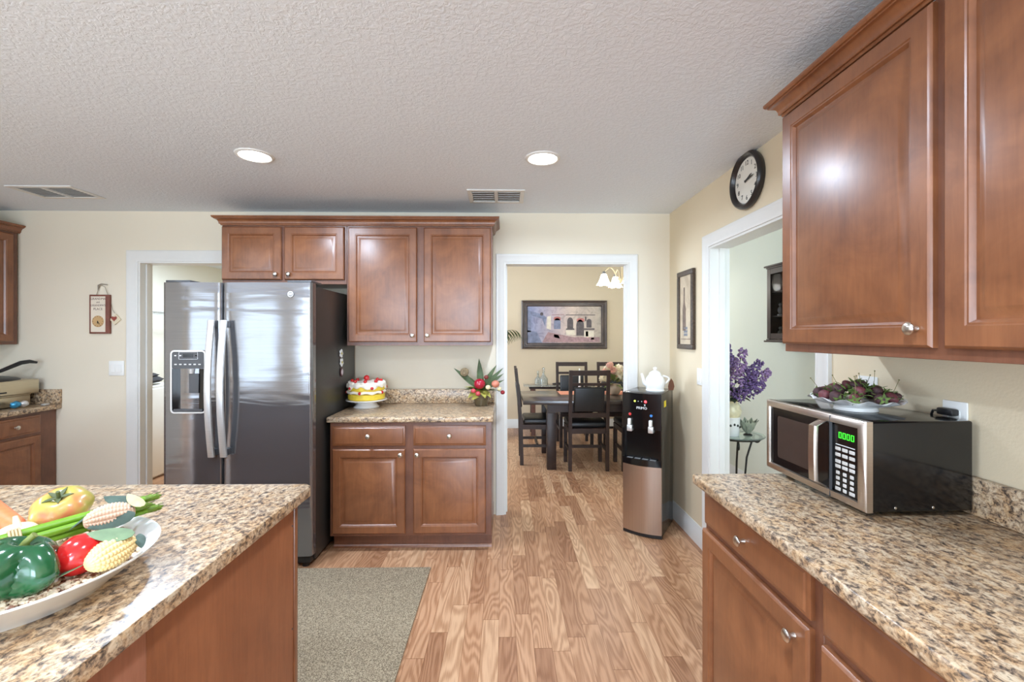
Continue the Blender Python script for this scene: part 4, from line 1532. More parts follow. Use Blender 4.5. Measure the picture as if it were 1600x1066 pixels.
for p, r_, m_, nm in (((-0.01, -0.07, 0.175), 0.045, plain('crimson_apple', rgb(168, 20, 48), 0.2, coat=0.4), 'apple'), ((0.11, -0.05, 0.172), 0.032, plain('pink_fruit', rgb(206, 128, 104), 0.45), 'peach'),
                      ((-0.055, -0.09, 0.125), 0.020, plain('rosy_berry', rgb(200, 72, 80), 0.3), 'berry'), ((-0.020, -0.10, 0.105), 0.020, MATS['rosy_berry'], 'berry'), ((0.165, -0.03, 0.105), 0.018, plain('dark_berry', rgb(150, 40, 48), 0.25), 'berry'),
                      ((0.055, -0.08, 0.150), 0.020, plain('cream_bud', rgb(226, 214, 170), 0.5), 'bud'), ((0.14, -0.05, 0.135), 0.018, MATS['cream_bud'], 'bud'), ((0.04, -0.06, 0.225), 0.018, plain('dusky_bud', rgb(120, 50, 44), 0.5), 'bud')):
    b = MB(); b.ball(fp + Vector(p), (r_, r_, r_ * 0.92), 2)
    b.build(nm, m_, t)
b = MB(); b.lathe([(0, 0.012), (0.018, 0.016), (0.032, 0.008), (0.034, -0.006), (0.020, -0.014), (0, -0.012)], 20, fp + Vector((-0.128, -0.03, 0.262)), M=Matrix.Rotation(R(80), 4, 'X'))
b.build('seed_head', plain('brown_seed_head', rgb(126, 108, 80), 0.8, var=0.4, vscale=90, bmp=0.5), t)
b = MB(); b.tube([fc0, fp + Vector((-0.07, -0.03, 0.2)), fp + Vector((-0.125, -0.03, 0.258))], 0.003, 6)
b.tube([fc0, fp + Vector((0.1, -0.04, 0.13)), fp + Vector((0.165, -0.03, 0.105))], 0.002, 6)
b.build('stem', gl, t)

# ------------------------------------------------------------------ platter of vegetables on the island
IZ = 0.9202
pc = Vector((-1.004, 0.930, IZ))
t = thing('platter', 'large round white platter on the island holding vegetables', 'platter', pc)
b = MB(); b.lathe([(0, 0.003), (0.145, 0.003), (0.150, 0), (0.158, 0), (0.164, 0.008), (0.200, 0.034), (0.234, 0.062), (0.239, 0.065), (0.240, 0.068), (0.234, 0.068), (0.204, 0.046), (0.16, 0.018), (0, 0.012)], 96, pc)
b.build('dish', ceramic, t)


def bean_mat():
    m, nt, b = new_mat('speckled_beans')
    n = nz(nt, coords(nt), 75, 3, 0.6)
    nt.links.new(ramp(nt, n, [(0.38, rgb(128, 84, 62)), (0.48, rgb(222, 202, 172)), (0.65, rgb(236, 222, 196))]), b.inputs['Base Color'])
    setp(b, Roughness=0.45)
    return m


b = MB()
b.lathe([(0, 0.040), (0.19, 0.040), (0.205, 0.046), (0.192, 0.049), (0, 0.049)], 48, pc)
rn = random.Random(21)
for k in range(430):
    r_ = 0.207 * math.sqrt(rn.uniform(0.25, 1)); a = rn.uniform(-PI, PI)
    M = Matrix.Rotation(rn.uniform(0, PI), 4, 'Z') @ Matrix.Rotation(rn.uniform(-0.5, 0.5), 4, 'X')
    b.ball(pc + Vector((r_ * math.cos(a), r_ * math.sin(a), 0.052)), (0.0085, 0.0055, 0.0048), 1, M)
o = b.build('dried_beans', bean_mat())
tag(o, 'bed of speckled dried beans filling the white platter', 'beans', kind='stuff')
BZ = IZ + 0.055

# green pepper
gp = Vector((-0.905, 0.848, BZ + 0.044))
t = thing('bell_pepper', 'shiny dark green bell pepper at the front of the platter', 'bell pepper', gp - Vector((0, 0, 0.054)))


def pepper_fn(lobes, ph, amp=0.10):
    def fn(d, p):
        a = math.atan2(d.y, d.x)
        rad = math.sqrt(max(0, 1 - d.z * d.z))
        k = 1 + amp * (abs(math.cos(lobes * 0.5 * (a + ph))) - 0.6) * rad
        q = Vector((p.x * k, p.y * k, p.z))
        dip = math.exp(-(rad / 0.35) ** 2)
        q.z -= (0.022 * dip if d.z > 0 else -0.012 * dip)
        # squarer shoulders
        q.x *= 1 + 0.10 * (1 - abs(d.z)) ; q.y *= 1 + 0.10 * (1 - abs(d.z))
        return q
    return fn


green = plain('green_pepper_skin', rgb(22, 82, 46), 0.14, var=0.35, vscale=16, coat=0.6)
Mp = Matrix.Rotation(R(12), 4, 'Y') @ Matrix.Rotation(R(-6), 4, 'X')
b = MB(); b.ball(gp, (0.058, 0.050, 0.058), 4, Mp, pepper_fn(4, 0.1, 0.46))
b.build('flesh', green, t)
b = MB(); b.tube([gp + Mp @ Vector(p) for p in ((0, 0, 0.032), (0.002, 0, 0.046), (0.010, 0.004, 0.060))], [0.010, 0.006, 0.006], 10)
b.build('stem', plain('pepper_stem', rgb(120, 130, 62), 0.5), t)
# red pepper
rp = Vector((-0.848, 0.918, BZ + 0.038))
t = thing('red_pepper', 'glossy red pointed pepper between the green pepper and the yellow corn', 'pepper', rp - Vector((0, 0, 0.042)))
Md = Matrix.Rotation(R(58), 4, 'Z') @ Matrix.Rotation(R(70), 4, 'Y')


def taper(d, p):
    k = 1 - 0.55 * max(0, d.z) ** 1.4
    a = math.atan2(d.y, d.x)
    k *= 1 + 0.05 * math.cos(3 * a)
    return Vector((p.x * k, p.y * k, p.z))


b = MB(); b.ball(rp, (0.039, 0.039, 0.050), 3, Md, taper)
b.build('flesh', plain('red_pepper_skin', rgb(206, 34, 34), 0.16, var=0.12, vscale=20, coat=0.5), t)
b = MB(); b.tube([rp + Md @ Vector((0, 0, -0.06)), rp + Md @ Vector((0.004, 0, -0.078))], [0.008, 0.005], 8)
b.build('stem', MATS['pepper_stem'], t)


def corn(lab, c, d, L, r, m_, husks, roll=0):
    t = thing('corn_cob', lab, 'corn', c - Vector((0, 0, r)), 0, None)
    M = rot_to(d) @ Matrix.Rotation(roll, 4, 'Z')
    nr, nl = 14, 15
    b = MB()
    N1, N2 = nr * 6, nl * 6

    def fn(i, j):
        u = j / (N2 - 1)
        a = 2 * PI * i / N1
        env = max(0.0, math.sin(PI * u)) ** 0.42
        bulge = abs(math.sin(a * nr / 2)) ** 0.6 * abs(math.sin(u * nl * PI)) ** 0.6
        rr_ = r * env * (0.84 + 0.16 * bulge)
        return (rr_ * math.cos(a), rr_ * math.sin(a), (u - 0.5) * L)
    b.grid(fn, N1, N2, cu=True, M=ST(c) @ M)
    b.build('cob', m_, t, angle=60)
    for (base, tip, w, up, bend, m2) in husks:
        dr2 = Vector(tip) - Vector(base)
        b = MB(); b.leaf(c + Vector(base), dr2, dr2.length, w, up, bend, -0.22, n=9, point=0.7)
        b.build('husk', m2, t)
    return t


husk_g = plain('dusty_green_husk', rgb(112, 134, 98), 0.65, var=0.18, vscale=40)
husk_d = plain('dark_green_husk', rgb(68, 88, 76), 0.6, var=0.25, vscale=40)
husk_p = plain('straw_husk', rgb(196, 186, 140), 0.65, var=0.15, vscale=40)
corn('pinkish beige corn cob with dark green husks behind the red pepper', Vector((-0.912, 1.052, BZ + 0.056)), (-0.80, -0.58, -0.10), 0.092, 0.030, plain('pink_corn', rgb(216, 184, 158), 0.45, var=0.06),
     [((0.048, 0.028, 0.020), (-0.040, 0.030, 0.040), 0.040, (0.1, -0.2, 1), 0.06, husk_d), ((0.058, 0.020, 0.016), (0.005, 0.045, 0.042), 0.028, (0, 0.0, 1), 0.1, husk_p),
      ((0.054, 0.004, 0.004), (-0.012, -0.046, -0.006), 0.032, (0.3, -0.8, 0.6), 0.1, husk_d), ((-0.030, 0.018, 0.020), (-0.066, -0.036, -0.004), 0.036, (-0.5, 0.0, 1), 0.2, husk_d)])
corn('yellow corn cob with pale green husks at the right rim of the platter', Vector((-0.796, 0.922, BZ + 0.034)), (-0.16, -0.97, -0.10), 0.094, 0.030, plain('yellow_corn', rgb(236, 210, 150), 0.45, var=0.06),
     [((0.030, 0.018, 0.030), (-0.044, -0.006, 0.048), 0.036, (0.0, -0.4, 1), 0.10, husk_g), ((-0.028, 0.03, 0.000), (-0.056, -0.062, -0.014), 0.040, (-0.5, -0.4, 0.8), 0.06, husk_g), ((0.012, 0.055, 0.014), (0.046, 0.020, 0.010), 0.018, (0.5, -0.3, 0.8), 0.2, husk_d)])
# tomato
tp_ = Vector((-1.080, 1.112, BZ + 0.055))
t = thing('tomato', 'large ribbed yellow-green and orange tomato at the back of the platter', 'tomato', tp_ - Vector((0, 0, 0.04)))
m, nt, pb = new_mat('blushed_tomato_skin')
n = nz(nt, coords(nt), 20, 2)
nt.links.new(ramp(nt, n, [(0.38, rgb(176, 164, 76)), (0.5, rgb(196, 156, 84)), (0.62, rgb(206, 118, 76))]), pb.inputs['Base Color'])
setp(pb, Roughness=0.3, Coat_Weight=0.2)
Mt = Matrix.Rotation(R(24), 4, 'X') @ Matrix.Rotation(R(8), 4, 'Y')
b = MB(); b.ball(tp_, (0.052, 0.054, 0.044), 4, Mt, pepper_fn(7, 0.2, 0.10))
b.build('flesh', m, t)
b = MB()
for k in range(5):
    a = 2 * PI * k / 5 + 0.4
    b.leaf(tp_ + Mt @ Vector((0, 0, 0.030)), Mt @ Vector((math.cos(a), math.sin(a), 0.38)), 0.030, 0.010, Mt @ Vector((0, 0, 1)), 0.12, n=5)
b.tube([tp_ + Mt @ Vector((0, 0, 0.024)), tp_ + Mt @ Vector((0.003, 0, 0.050))], 0.004, 8)
b.build('calyx', plain('tomato_calyx', rgb(84, 92, 52), 0.6), t)
# carrot
t = thing('carrot', 'thick orange carrot lying behind the garlic at the left edge', 'carrot', (-1.22, 1.07, BZ))
c0, c1 = Vector((-1.150, 1.080, BZ + 0.020)), Vector((-1.325, 1.175, BZ + 0.026))
b = MB(); b.tube([c0 + (c1 - c0) * (k / 10) for k in range(11)], [0.018 + 0.009 * (k / 10) - (0.008 if k in (0,) else 0) for k in range(11)], 20)
b.build('root', plain('carrot_skin', rgb(230, 122, 70), 0.5, var=0.08, vscale=60), t)
b = MB()
for k in range(5):
    b.tube([c1, c1 + (c1 - c0).normalized() * 0.04 + Vector((0.006 * (k - 2), 0.004 * k, 0.006))], 0.003, 6)
b.build('leaf_stub', gl, t)
# garlic
gc = Vector((-1.098, 1.030, BZ + 0.026))
t = thing('garlic_bulb', 'cream garlic bulb at the left edge between carrot and asparagus', 'garlic', gc - Vector((0, 0, 0.018)))
b = MB(); b.ball(gc, (0.034, 0.034, 0.026), 3, None, pepper_fn(8, 0.1, 0.14))
b.build('bulb', plain('garlic_skin', rgb(232, 218, 188), 0.5, var=0.06), t)
b = MB(); b.tube([gc + Vector((0, 0, 0.012)), gc + Vector((-0.012, 0.006, 0.038))], [0.008, 0.004], 8)
b.build('neck', MATS['garlic_skin'], t)
# onion glimpse
oc = Vector((-0.945, 1.005, BZ + 0.012))
b = MB(); b.ball(oc, (0.022, 0.022, 0.019), 2)
o = b.build('small_onion', plain('red_onion_skin', rgb(122, 50, 44), 0.3))
tag(o, 'small dark red onion tucked under the asparagus', 'onion')
# asparagus: a tied bunch, each spear its own thing
asp = plain('asparagus_green', rgb(112, 156, 34), 0.4, var=0.18, vscale=30)
tipm = plain('asparagus_tip', rgb(110, 140, 46), 0.5, var=0.25, vscale=90)
A0, A1 = Vector((-1.120, 0.887, BZ + 0.024)), Vector((-0.906, 1.152, BZ + 0.046))
dv = (A1 - A0).normalized()
sv = dv.cross(Vector((0, 0, 1))).normalized()
uv = sv.cross(dv)
offs = [(0.0, 0.0135), (-0.0185, 0.010), (0.0185, 0.004), (0.0095, -0.0125), (-0.0095, -0.009)]
alab = ['top spear of the tied asparagus bunch', 'back spear of the tied asparagus bunch', 'front spear of the tied asparagus bunch', 'lower front spear of the tied asparagus bunch', 'lower back spear of the tied asparagus bunch']
for k, (s_, u_) in enumerate(offs):
    o_ = sv * s_ + uv * u_
    t = thing('asparagus_spear', 'bright green ' + alab[k], 'asparagus', A0 + o_, 0, 'asparagus spears in the tied bunch')
    L = (A1 - A0).length - 0.012 * (k % 3)
    b = MB(); b.tube([A0 + o_ + dv * (L * q / 8) for q in range(9)], [0.0085, 0.0085, 0.0085, 0.0082, 0.008, 0.008, 0.0078, 0.0076, 0.007], 12)
    b.build('stalk', asp, t)
    b = MB(); b.tube([A0 + o_ + dv * (L - 0.003 + 0.034 * q / 5) for q in range(6)], [0.0072, 0.0082, 0.0080, 0.0068, 0.0045, 0.001], 12)
    for q in range(7):
        a = q * 2.4
        b.leaf(A0 + o_ + dv * (L + 0.003 * q) + (sv * math.cos(a) + uv * math.sin(a)) * 0.006, dv + (sv * math.cos(a) + uv * math.sin(a)) * 0.25, 0.012, 0.007, sv * math.cos(a) + uv * math.sin(a), 0.1, n=4)
    b.build('tip', tipm, t)
for f_, lab in ((0.34, 'raffia tie around the left end of the asparagus bunch'), (0.84, 'raffia tie around the right end of the asparagus bunch')):
    b = MB()
    for w in range(4):
        cc_ = A0 + dv * ((A1 - A0).length * f_ + (w - 1.5) * 0.005)
        b.tube([cc_ + sv * (0.0300 * math.cos(a)) + uv * (0.0255 * math.sin(a) + 0.001) for a in [2 * PI * q / 20 for q in range(21)]], 0.0022, 6)
    o = b.build('raffia_tie', plain('raffia', rgb(204, 172, 128), 0.7) if 'raffia' not in MATS else MATS['raffia'])
    tag(o, lab, 'tie', 'raffia ties on the asparagus')

# ------------------------------------------------------------------ laundry room glimpsed through the doorway
t = thing('washing_machine', 'white washing machine glimpsed through the laundry doorway', 'washing machine', (-3.85, 4.6, 0))
b = MB(); b.box(-4.22, -3.52, 4.28, 4.96, 0.02, 0.915, 0.012, 3); b.box(-4.2, -3.56, 4.3, 4.94, 0, 0.02)
b.build('cabinet', white_plastic, t)
b = MB(); b.box(-4.16, -3.535, 4.31, 4.93, 0.916, 0.94, 0.008, 2)
b.build('lid', white_plastic, t)
b = MB()


def cloth(d, p):
    return p * (1 + 0.16 * noise.noise(d * 3.1))


b.ball((-3.70, 4.62, 0.99), (0.15, 0.24, 0.042), 3, None, cloth)
b.ball((-3.72, 4.62, 1.035), (0.13, 0.21, 0.030), 3, None, cloth)
o = b.build('folded_cloth', plain('charcoal_towel', rgb(52, 50, 52), 0.9, var=0.3, vscale=80, bmp=0.5))
tag(o, 'dark folded towel on top of the washing machine', 'towel')
t = thing('wire_shelf', 'white wire shelf on the laundry wall above the washing machine', 'shelf', (-4.24, 5.0, 1.70))
b = MB()
for x in (-4.235, -3.95):
    b.tube([(x, 4.1, 1.72), (x, 6.2, 1.72)], 0.004, 6)
b.tube([(-3.95, 4.1, 1.69), (-3.95, 6.2, 1.69)], 0.004, 6)
for k in range(70):
    y = 4.1 + 2.1 * k / 69
    b.tube([(-4.235, y, 1.724), (-3.95, y, 1.724), (-3.948, y, 1.69)], 0.0018, 5)
b.build('wire_grid', plain('grey_white_wire', rgb(190, 192, 190), 0.4), t)
for y in (4.9, 5.7):
    b = MB(); b.tube([(-3.96, y, 1.70), (-4.246, y, 1.42)], 0.005, 8)
    b.build('brace', MATS['grey_white_wire'], t)

# ------------------------------------------------------------------ dining room
TZ = 0.75
t = thing('dining_table', 'dark wood dining table with square legs in the dining room', 'table', (1.1, 5.2, 0))
tx0, tx1, ty0, ty1 = 0.20, 2.15, 4.77, 5.63
b = MB(); b.box(tx0, tx1, ty0, ty1, TZ - 0.042, TZ, 0.004, 2)
b.build('tabletop', wood_mat('espresso_tabletop', rgb(42, 32, 30), rgb(60, 46, 42), 0.16, 0.6, 'X'), t)
b = MB()
b.box(0.47, 1.88, ty0 + 0.05, ty0 + 0.075, TZ - 0.13, TZ - 0.0425); b.box(0.47, 1.88, ty1 - 0.075, ty1 - 0.05, TZ - 0.13, TZ - 0.0425)
b.box(0.47, 0.495, ty0 + 0.075, ty1 - 0.075, TZ - 0.13, TZ - 0.0425); b.box(1.855, 1.88, ty0 + 0.075, ty1 - 0.075, TZ - 0.13, TZ - 0.0425)
b.build('apron', espresso, t)
for x in (0.51, 1.84):
    for y in (ty0 + 0.092, ty1 - 0.092):
        b = MB(); b.box(x - 0.05, x + 0.05, y - 0.05, y + 0.05, 0, TZ - 0.14, 0.004, 2); b.box(x - 0.046, x + 0.046, y - 0.046, y + 0.046, TZ - 0.14, TZ - 0.0425)
        b.build('leg', espresso, t)

t = thing('dining_chair', 'dark dining chair with black padded back nearest the doorway, seen from behind', 'chair', (0.90, 4.945, 0), 0, 'dining chairs', local=True)
ch0 = t
cw = 0.22
sp = 0.021
for s in (-1, 1):
    b = MB()
    x = s * (cw - sp)
    pr = [(-0.195, 0), (-0.155, 0), (-0.165, 0.46), (-0.190, 0.75), (-0.225, 1.08), (-0.255, 1.08), (-0.222, 0.75), (-0.202, 0.46)]
    b.prism([(x - sp * 0.85, y, z) for y, z in pr], (sp * 1.7, 0, 0))
    b.build('leg', walnut, t)
    b = MB(); b.box(x - 0.02, x + 0.02, 0.165, 0.205, 0, 0.40, 0.003, 1)
    b.build('leg', walnut, t)
    b = MB(); b.box(x - 0.011, x + 0.011, -0.165, 0.168, 0.20, 0.23)
    b.build('stretcher', walnut, t)
b = MB(); b.box(-cw + 0.042, cw - 0.042, -0.012, 0.012, 0.205, 0.235)
b.build('stretcher', walnut, t)
b = MB()
b.box(-cw + 0.005, cw - 0.005, -0.19, 0.21, 0.40, 0.455, 0.003, 1)
b.build('seat_frame', walnut, t)
b = MB(); b.box(-cw + 0.004, cw - 0.004, -0.155, 0.222, 0.4555, 0.515, 0.022, 4)
b.build('seat', leather, t)
b = MB()
def rail(z0_, z1_, y0_, dy):
    M = Matrix.Translation((0, y0_, 0))
    b.prism([(-cw + 0.036, y0_, z0_), (-cw + 0.036, y0_ + 0.022, z0_), (-cw + 0.036, y0_ + 0.022 - dy, z1_), (-cw + 0.036, y0_ - dy, z1_)], (2 * cw - 0.072, 0, 0))
for rl in ((1.024, 1.078, -0.246, 0.005), (0.915, 0.945, -0.234, 0.004), (0.575, 0.625, -0.204, 0.004)):
    b = MB()
    rail(*rl)
    b.build('back_rail', walnut, t)
b = MB()
vsn = [(-0.200, 0.632), (-0.236, 0.900)]
Mb = Matrix.Translation((0, -0.206, 0.766)) @ Matrix.Rotation(R(7.0), 4, 'X')
b.box(-cw + 0.058, cw - 0.058, -0.022, 0.024, -0.133, 0.135, 0.018, 4, M=Mb)
b.build('back_pad', leather, t)
dup(ch0, (1.47, 4.93, 0), 0, 'dark dining chair seen from behind, half hidden by the water dispenser', 'dining chairs')
dup(ch0, (0.37, 5.20, 0), R(-90), 'dark dining chair in side view at the left end of the table', 'dining chairs')
dup(ch0, (0.93, 5.95, 0), R(180), 'dark dining chair facing the camera behind the table and the white candle', 'dining chairs')
dup(ch0, (1.50, 5.95, 0), R(180), 'dark dining chair facing the camera behind the table flowers', 'dining chairs')
TT = TZ + 0.0006
b = MB(); b.box(0.66, 1.80, 5.25, 5.58, TT, TT + 0.003)
o = b.build('table_runner', plain('salmon_cloth', rgb(214, 142, 114), 0.8, var=0.1, vscale=60, bmp=0.3, bscale=300))
tag(o, 'salmon pink cloth runner lying on the dining table', 'table runner')
RZ = TT + 0.0036
t = thing('candle', 'white taper candle in a pale holder on the dining table', 'candle', (0.91, 5.40, RZ))
b = MB(); b.lathe([(0, 0), (0.040, 0), (0.042, 0.005), (0.014, 0.014), (0.009, 0.06), (0.016, 0.07), (0.016, 0.085), (0.012, 0.085), (0, 0.075)], 24, (0.91, 5.40, RZ))
b.build('holder', ceramic, t)
b = MB(); b.tube([(0.91, 5.40, RZ + 0.076), (0.91, 5.40, RZ + 0.29), (0.91, 5.40, RZ + 0.295)], [0.011, 0.010, 0.004], 14)
b.build('wax', cream, t)
b = MB(); b.tube([(0.91, 5.40, RZ + 0.293), (0.912, 5.40, RZ + 0.303)], 0.0012, 5)
b.build('wick', black_plastic, t)
# table flowers
vc = Vector((1.30, 5.28, RZ))
t = thing('flower_vase', 'cream bowl vase on the dining table right of the candle', 'vase', vc)
b = MB(); b.lathe([(0, 0), (0.05, 0), (0.055, 0.006), (0.085, 0.05), (0.088, 0.085), (0.070, 0.115), (0.066, 0.118), (0.064, 0.112), (0.07, 0.05), (0, 0.01)], 32, vc)
b.build('bowl', plain('tan_ceramic', rgb(206, 176, 146), 0.35), t)
t = thing('rose_bouquet', 'bouquet of pink and cream roses in the dining table vase', 'bouquet', vc + Vector((0, 0, 0.1)))
rn = random.Random(9)
pinkm = plain('blush_petals', rgb(226, 176, 156), 0.6, var=0.12, vscale=60)
crm = plain('ivory_petals', rgb(236, 222, 192), 0.6, var=0.1, vscale=60)


def rose(p, d, r_, m_, parent):
    b = MB()
    M = rot_to(d)
    for ringn, rr_, hh in ((3, 0.35, 0.25), (5, 0.65, 0.1), (6, 0.95, -0.1)):
        for k in range(ringn):
            a = 2 * PI * k / ringn + ringn
            b.leaf(p + M @ Vector((rr_ * 0.2 * r_ * math.cos(a), rr_ * 0.2 * r_ * math.sin(a), -0.4 * r_)), M @ Vector((math.cos(a) * rr_, math.sin(a) * rr_, 1.0 + hh)), r_ * 1.3, r_ * 1.3, M @ Vector((-math.cos(a), -math.sin(a), 0.2)), -0.25 - 0.2 * rr_, 0.25, n=5, point=0.5)
    b.ball(p, r_ * 0.42, 1)
    b.build('rose', m_, parent)


for k in range(20):
    a = rn.uniform(0, 2 * PI); e = rn.uniform(0.15, 1.3)
    d = Vector((math.cos(a) * math.cos(e), math.sin(a) * math.cos(e), math.sin(e)))
    p = vc + Vector((0, 0, 0.15)) + Vector((d.x * 0.13, d.y * 0.12, d.z * 0.19))
    rose(p, d, rn.uniform(0.045, 0.060), (pinkm, crm)[k % 2], t)
for k in range(26):
    a = rn.uniform(0, 2 * PI); e = rn.uniform(-0.1, 1.4)
    d = Vector((math.cos(a) * math.cos(e), math.sin(a) * math.cos(e), math.sin(e)))
    b = MB(); b.leaf(vc + Vector((0, 0, 0.12)) + d * 0.05, d, rn.uniform(0.12, 0.20), 0.04, (0, 0, 1), 0.15)
    b.build('leaf', plain('sage_leaf', rgb(124, 132, 74), 0.6, var=0.2) if 'sage_leaf' not in MATS else MATS['sage_leaf'], t)

# side console with decanter
t = thing('console_table', 'small dark console table with a glass top behind the dining chairs', 'table', (0.65, 6.6, 0))
b = MB(); b.box(0.28, 1.30, 6.40, 6.80, 0.712, 0.722, 0.003, 2)
b.build('glass_top', clear_glass, t)
b = MB(); b.box(0.36, 1.25, 6.44, 6.76, 0.675, 0.7115, 0.003, 1)
b.build('frame', walnut, t)
for x in (0.42, 1.19):
    for y in (6.48, 6.72):
        b = MB(); b.box(x - 0.03, x + 0.03, y - 0.025, y + 0.025, 0, 0.675, 0.003, 1)
        b.build('leg', wood_mat('reddish_leg', rgb(88, 52, 38), rgb(108, 66, 48), 0.4, 0.1) if x < 1 and y < 6.5 else walnut, t)
for x, y, s, lab in ((0.575, 6.56, 1.0, 'clear glass stoppered decanter on the console table'), (0.50, 6.66, 0.78, 'smaller clear glass bottle left of the stoppered decanter')):
    t = thing('decanter', lab, 'decanter', (x, y, 0.7226), 0)
    b = MB(); b.lathe([(0, 0), (0.058 * s, 0), (0.064 * s, 0.01), (0.062 * s, 0.09 * s), (0.030 * s, 0.135 * s), (0.018 * s, 0.155 * s), (0.017 * s, 0.195 * s), (0.024 * s, 0.20 * s), (0.020 * s, 0.20 * s), (0.013 * s, 0.19 * s), (0.014 * s, 0.155 * s), (0.026 * s, 0.133 * s), (0.056 * s, 0.088 * s), (0.056 * s, 0.012), (0, 0.010)], 28, (x, y, 0.7226))
    b.build('bottle', clear_glass, t)
    b = MB(); b.lathe([(0, 0.19 * s), (0.011 * s, 0.19 * s), (0.012 * s, 0.206 * s), (0.022 * s, 0.22 * s), (0.020 * s, 0.244 * s), (0, 0.258 * s)], 20, (x, y, 0.7226))
    b.build('stopper', clear_glass, t)
b = MB()
b.tube([(0.70, 6.50, 0.741), (0.80, 6.50, 0.747), (0.98, 6.50, 0.747)], [0.012, 0.018, 0.018], 14)
b.tube([(0.70, 6.50, 0.741), (0.98, 6.50, 0.737)], 0.0125, 12)
o = b.build('dark_bottle', plain('dark_bronze', rgb(50, 42, 36), 0.4))
tag(o, 'dark slender object lying on the console table', 'ornament')

# framed painting on the dining wall
t = thing('framed_painting', 'wide dark-framed street scene painting on the dining room wall', 'painting', (0.94, 7.0, 1.60))
px0, px1, pz0, pz1 = 0.268, 1.605, 1.238, 1.992
b = MB()
ff = [(0, 0), (0, -0.030), (0.012, -0.036), (0.030, -0.030), (0.036, -0.022), (0.050, -0.022), (0.060, -0.034), (0.078, -0.034), (0.092, -0.018), (0.094, -0.006)]
vs_, fs_ = [], []
for i, y in ff:
    vs_ += [(px0 + i, 6.9985 + y, pz0 + i), (px1 - i, 6.9985 + y, pz0 + i), (px1 - i, 6.9985 + y, pz1 - i), (px0 + i, 6.9985 + y, pz1 - i)]
for k in range(len(ff) - 1):
    for j in range(4):
        a, c = k * 4 + j, k * 4 + (j + 1) % 4
        fs_.append((a, c, c + 4, a + 4))
b.faces(vs_, fs_)
b.build('frame', wood_mat('dark_bronze_frame', rgb(58, 44, 38), rgb(92, 74, 62), 0.35, 0.2, 'X'), t, angle=25)
m, nt, pb = new_mat('painted_street')
v = coords(nt)
sx_ = nt.nodes.new('ShaderNodeSeparateXYZ'); nt.links.new(v, sx_.inputs[0])
lr = math_n(nt, 'MULTIPLY_ADD', sx_.outputs[0], 0.9)
lr.node.inputs[2].default_value = 0.5
hor = ramp(nt, lr, [(0.0, rgb(142, 150, 182)), (0.35, rgb(190, 172, 176)), (0.6, rgb(212, 190, 174)), (1.0, rgb(180, 166, 150))])
n = nz(nt, v, 9, 6, 0.65, 1.0)
nt.links.new(mixc(nt, 0.75, hor, ramp(nt, n, [(0.3, (0.45, 0.42, 0.44)), (0.5, (0.95, 0.93, 0.92)), (0.7, (1.2, 1.18, 1.15))]), 'MULTIPLY'), pb.inputs['Base Color'])
setp(pb, Roughness=0.5)
pd = [m, plain('paint_umber', rgb(86, 74, 74), 0.5, var=0.3, vscale=30), plain('paint_rose', rgb(186, 108, 100), 0.5, var=0.2, vscale=40), plain('paint_cream', rgb(226, 212, 190), 0.5, var=0.1, vscale=30), plain('paint_dusk', rgb(124, 128, 150), 0.5, var=0.25, vscale=20), plain('paint_mauve', rgb(168, 132, 132), 0.5, var=0.25, vscale=30)]
b = MB(); b.box(px0 + 0.090, px1 - 0.090, 6.985, 6.997, pz0 + 0.090, pz1 - 0.090)
pw, ph = px1 - px0 - 0.18, pz1 - pz0 - 0.18
P = lambda u, w_: (px0 + 0.09 + pw * u, 6.9848, pz0 + 0.09 + ph * w_)


def patch(mi, pts):
    b.mi = mi
    b.prism([P(u, w_) for u, w_ in pts], (0, -0.0005, 0))


def arch(mi, u, w0, wid, hgt):
    pts = [(u - wid, w0), (u + wid, w0), (u + wid, w0 + hgt * 0.65)] + [(u + wid * math.cos(a), w0 + hgt * (0.65 + 0.35 * math.sin(a))) for a in [PI * k / 8 for k in range(1, 8)]] + [(u - wid, w0 + hgt * 0.65)]
    patch(mi, pts)


patch(4, [(0, 0), (0.2, 0), (0.13, 0.3), (0, 0.35)])
patch(5, [(0.2, 0.02), (0.98, 0.02), (0.98, 0.16), (0.62, 0.16), (0.28, 0.30)])
patch(4, [(0, 0.3), (0.05, 0.3), (0.06, 0.74), (0.2, 0.66), (0.24, 0.45), (0.26, 0.7), (0.2, 0.78), (0, 0.9)])
patch(3, [(0.26, 0.4), (0.32, 0.36), (0.32, 0.74), (0.27, 0.72)])
b.mi = 1
for k in range(1):
    b.lathe([(0, 0.0006), (0.026, 0.0005), (0.026, 0)], 14, P(0.195, 0.79), M=Matrix.Rotation(R(90), 4, 'X'))
arch(4, 0.405, 0.38, 0.045, 0.30); arch(2, 0.405, 0.62, 0.045, 0.10)
arch(1, 0.58, 0.40, 0.040, 0.30); arch(1, 0.715, 0.20, 0.052, 0.44); arch(2, 0.72, 0.58, 0.05, 0.10); arch(1, 0.835, 0.42, 0.035, 0.24)
patch(3, [(0.53, 0.22), (0.65, 0.22), (0.64, 0.35), (0.52, 0.35)]); patch(1, [(0.52, 0.36), (0.64, 0.36), (0.63, 0.40), (0.53, 0.40)])
patch(3, [(0.77, 0.16), (0.90, 0.16), (0.90, 0.33), (0.77, 0.33)]); patch(1, [(0.79, 0.18), (0.825, 0.18), (0.825, 0.32), (0.79, 0.32)])
patch(1, [(0.765, 0.36), (0.91, 0.36), (0.91, 0.40), (0.765, 0.40)]); patch(1, [(0.78, 0.6), (0.80, 0.6), (0.80, 0.72), (0.78, 0.72)])
patch(1, [(0.52, 0.755), (0.92, 0.755), (0.92, 0.775), (0.52, 0.775)]); patch(5, [(0.33, 0.755), (0.50, 0.765), (0.50, 0.785), (0.33, 0.775)])
